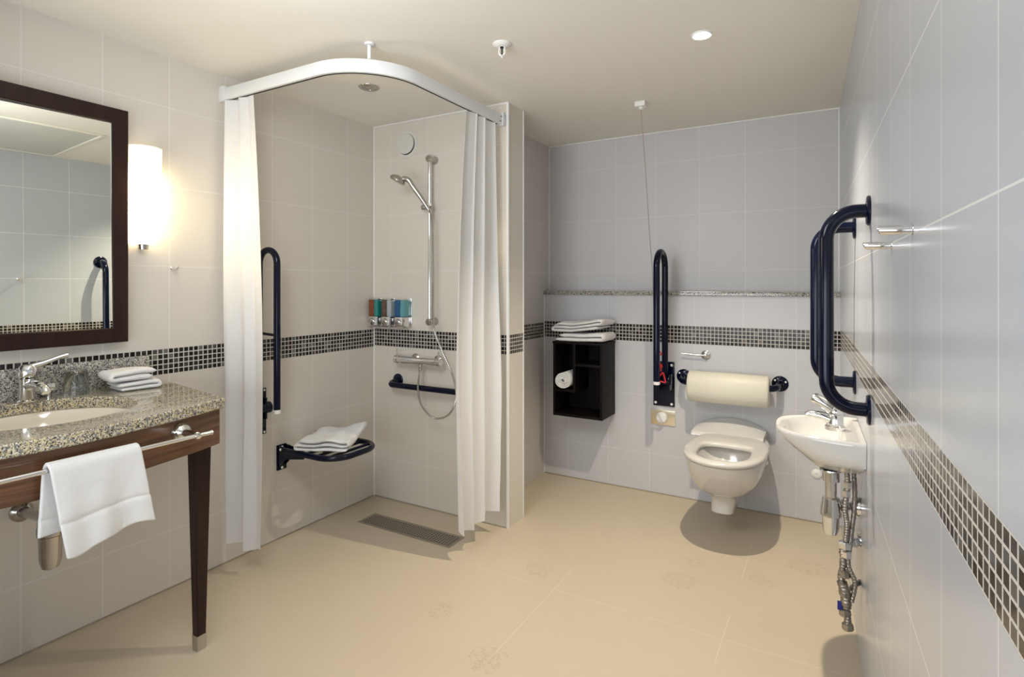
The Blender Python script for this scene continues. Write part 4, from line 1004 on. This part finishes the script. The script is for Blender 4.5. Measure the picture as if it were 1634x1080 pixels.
# vertical grab rails on right wall
for yy, r, lab in ((2.073, 0.0215, 'navy vertical grab rail on the right wall, the nearer of the two beside the basin'), (2.633, 0.0215, 'navy vertical grab rail on the right wall, the farther one behind the basin')):
    t = thing('vertical_grab_rail', lab, 'grab rail', RP(yy, 0, 0.98), 'vertical navy grab rails')
    pr = 0.118 if yy < 2.3 else 0.138
    pts = fillet([RP(yy, 0, 1.602), RP(yy, pr, 1.602), RP(yy, pr, 0.982), RP(yy, 0, 0.982)], 0.085, 12)
    obj('bar', tube(nb(), pts, r, 24), M['navy'], t)
    for zz in (1.602, 0.982):
        obj('flange', lathe(nb(), RP(yy, 0, zz), RN, [(0.047, 0), (0.047, 0.005), (0.043, 0.009), (0.024, 0.011)], 36, cap=False), M['navy'], t)
    caps([RP(yy+0.035*math.cos(a), 0.008, zz+0.035*math.sin(a)) for zz in (1.602, 0.982) for a in (0.5, 2.6, 4.7)], RN, M['satin'], t, 0.0045, 0.002)

# ------------------------------------------------------------------ lights
def light(kind, name, loc, energy, col, rot=(0, 0, 0), **k):
    L = bpy.data.lights.new(name, kind); L.energy = energy; L.color = col
    for a, v in k.items(): setattr(L, a, v)
    o = bpy.data.objects.new(name, L); C.objects.link(o); o.location = loc; o.rotation_euler = rot; return o
light('SPOT', 'downlight_beam', (-0.476, 2.399, H-0.012), 110, (1.0, 0.88, 0.70), spot_size=math.radians(112), spot_blend=0.9, shadow_soft_size=0.018)
light('AREA', 'cool_fill_light', (-1.0, YF+0.15, 1.25), 34, (0.84, 0.91, 1.0), rot=(math.radians(128), 0, 0), shape='RECTANGLE', size=1.9, size_y=1.5)  # added cool fill behind the camera, tilted at the ceiling; no window modelled
light('SPOT', 'near_fill_spot', (-0.60, 0.55, H-0.012), 12, (1.0, 0.90, 0.78), spot_size=math.radians(140), spot_blend=1.0, shadow_soft_size=0.06)  # invented warm fill over the near end; no ceiling fitting belongs to it
d_ = V((-1.25, 3.2, 1.25)) - V((-1.30, 0.80, H-0.10))
light('AREA', 'far_fill_light', (-1.30, 0.80, H-0.10), 17, (0.95, 0.97, 1.0), rot=d_.to_track_quat('-Z', 'Y').to_euler(), shape='RECTANGLE', size=0.55, size_y=0.9)  # unseen soft panel added to brighten the far walls
W = bpy.data.worlds.new('world'); bpy.context.scene.world = W; W.use_nodes = True
W.node_tree.nodes['Background'].inputs[0].default_value = (0.8, 0.88, 1, 1); W.node_tree.nodes['Background'].inputs[1].default_value = 0.4

# ------------------------------------------------------------------ camera
f = 900.0; th = math.atan(516/f)
cam = bpy.data.cameras.new('camera'); co = bpy.data.objects.new('camera', cam); C.objects.link(co)
co.location = (0, 0, CH); co.rotation_euler = (PI/2, 0, th)
cam.sensor_fit = 'HORIZONTAL'; cam.sensor_width = 36; cam.lens = f/1634*36
cam.shift_y = -85/1634; cam.clip_start = 0.02
sc = bpy.context.scene; sc.camera = co
sc.view_settings.view_transform = 'Standard'; sc.view_settings.look = 'None'
sc.view_settings.exposure = 0.4; sc.view_settings.gamma = 1.0
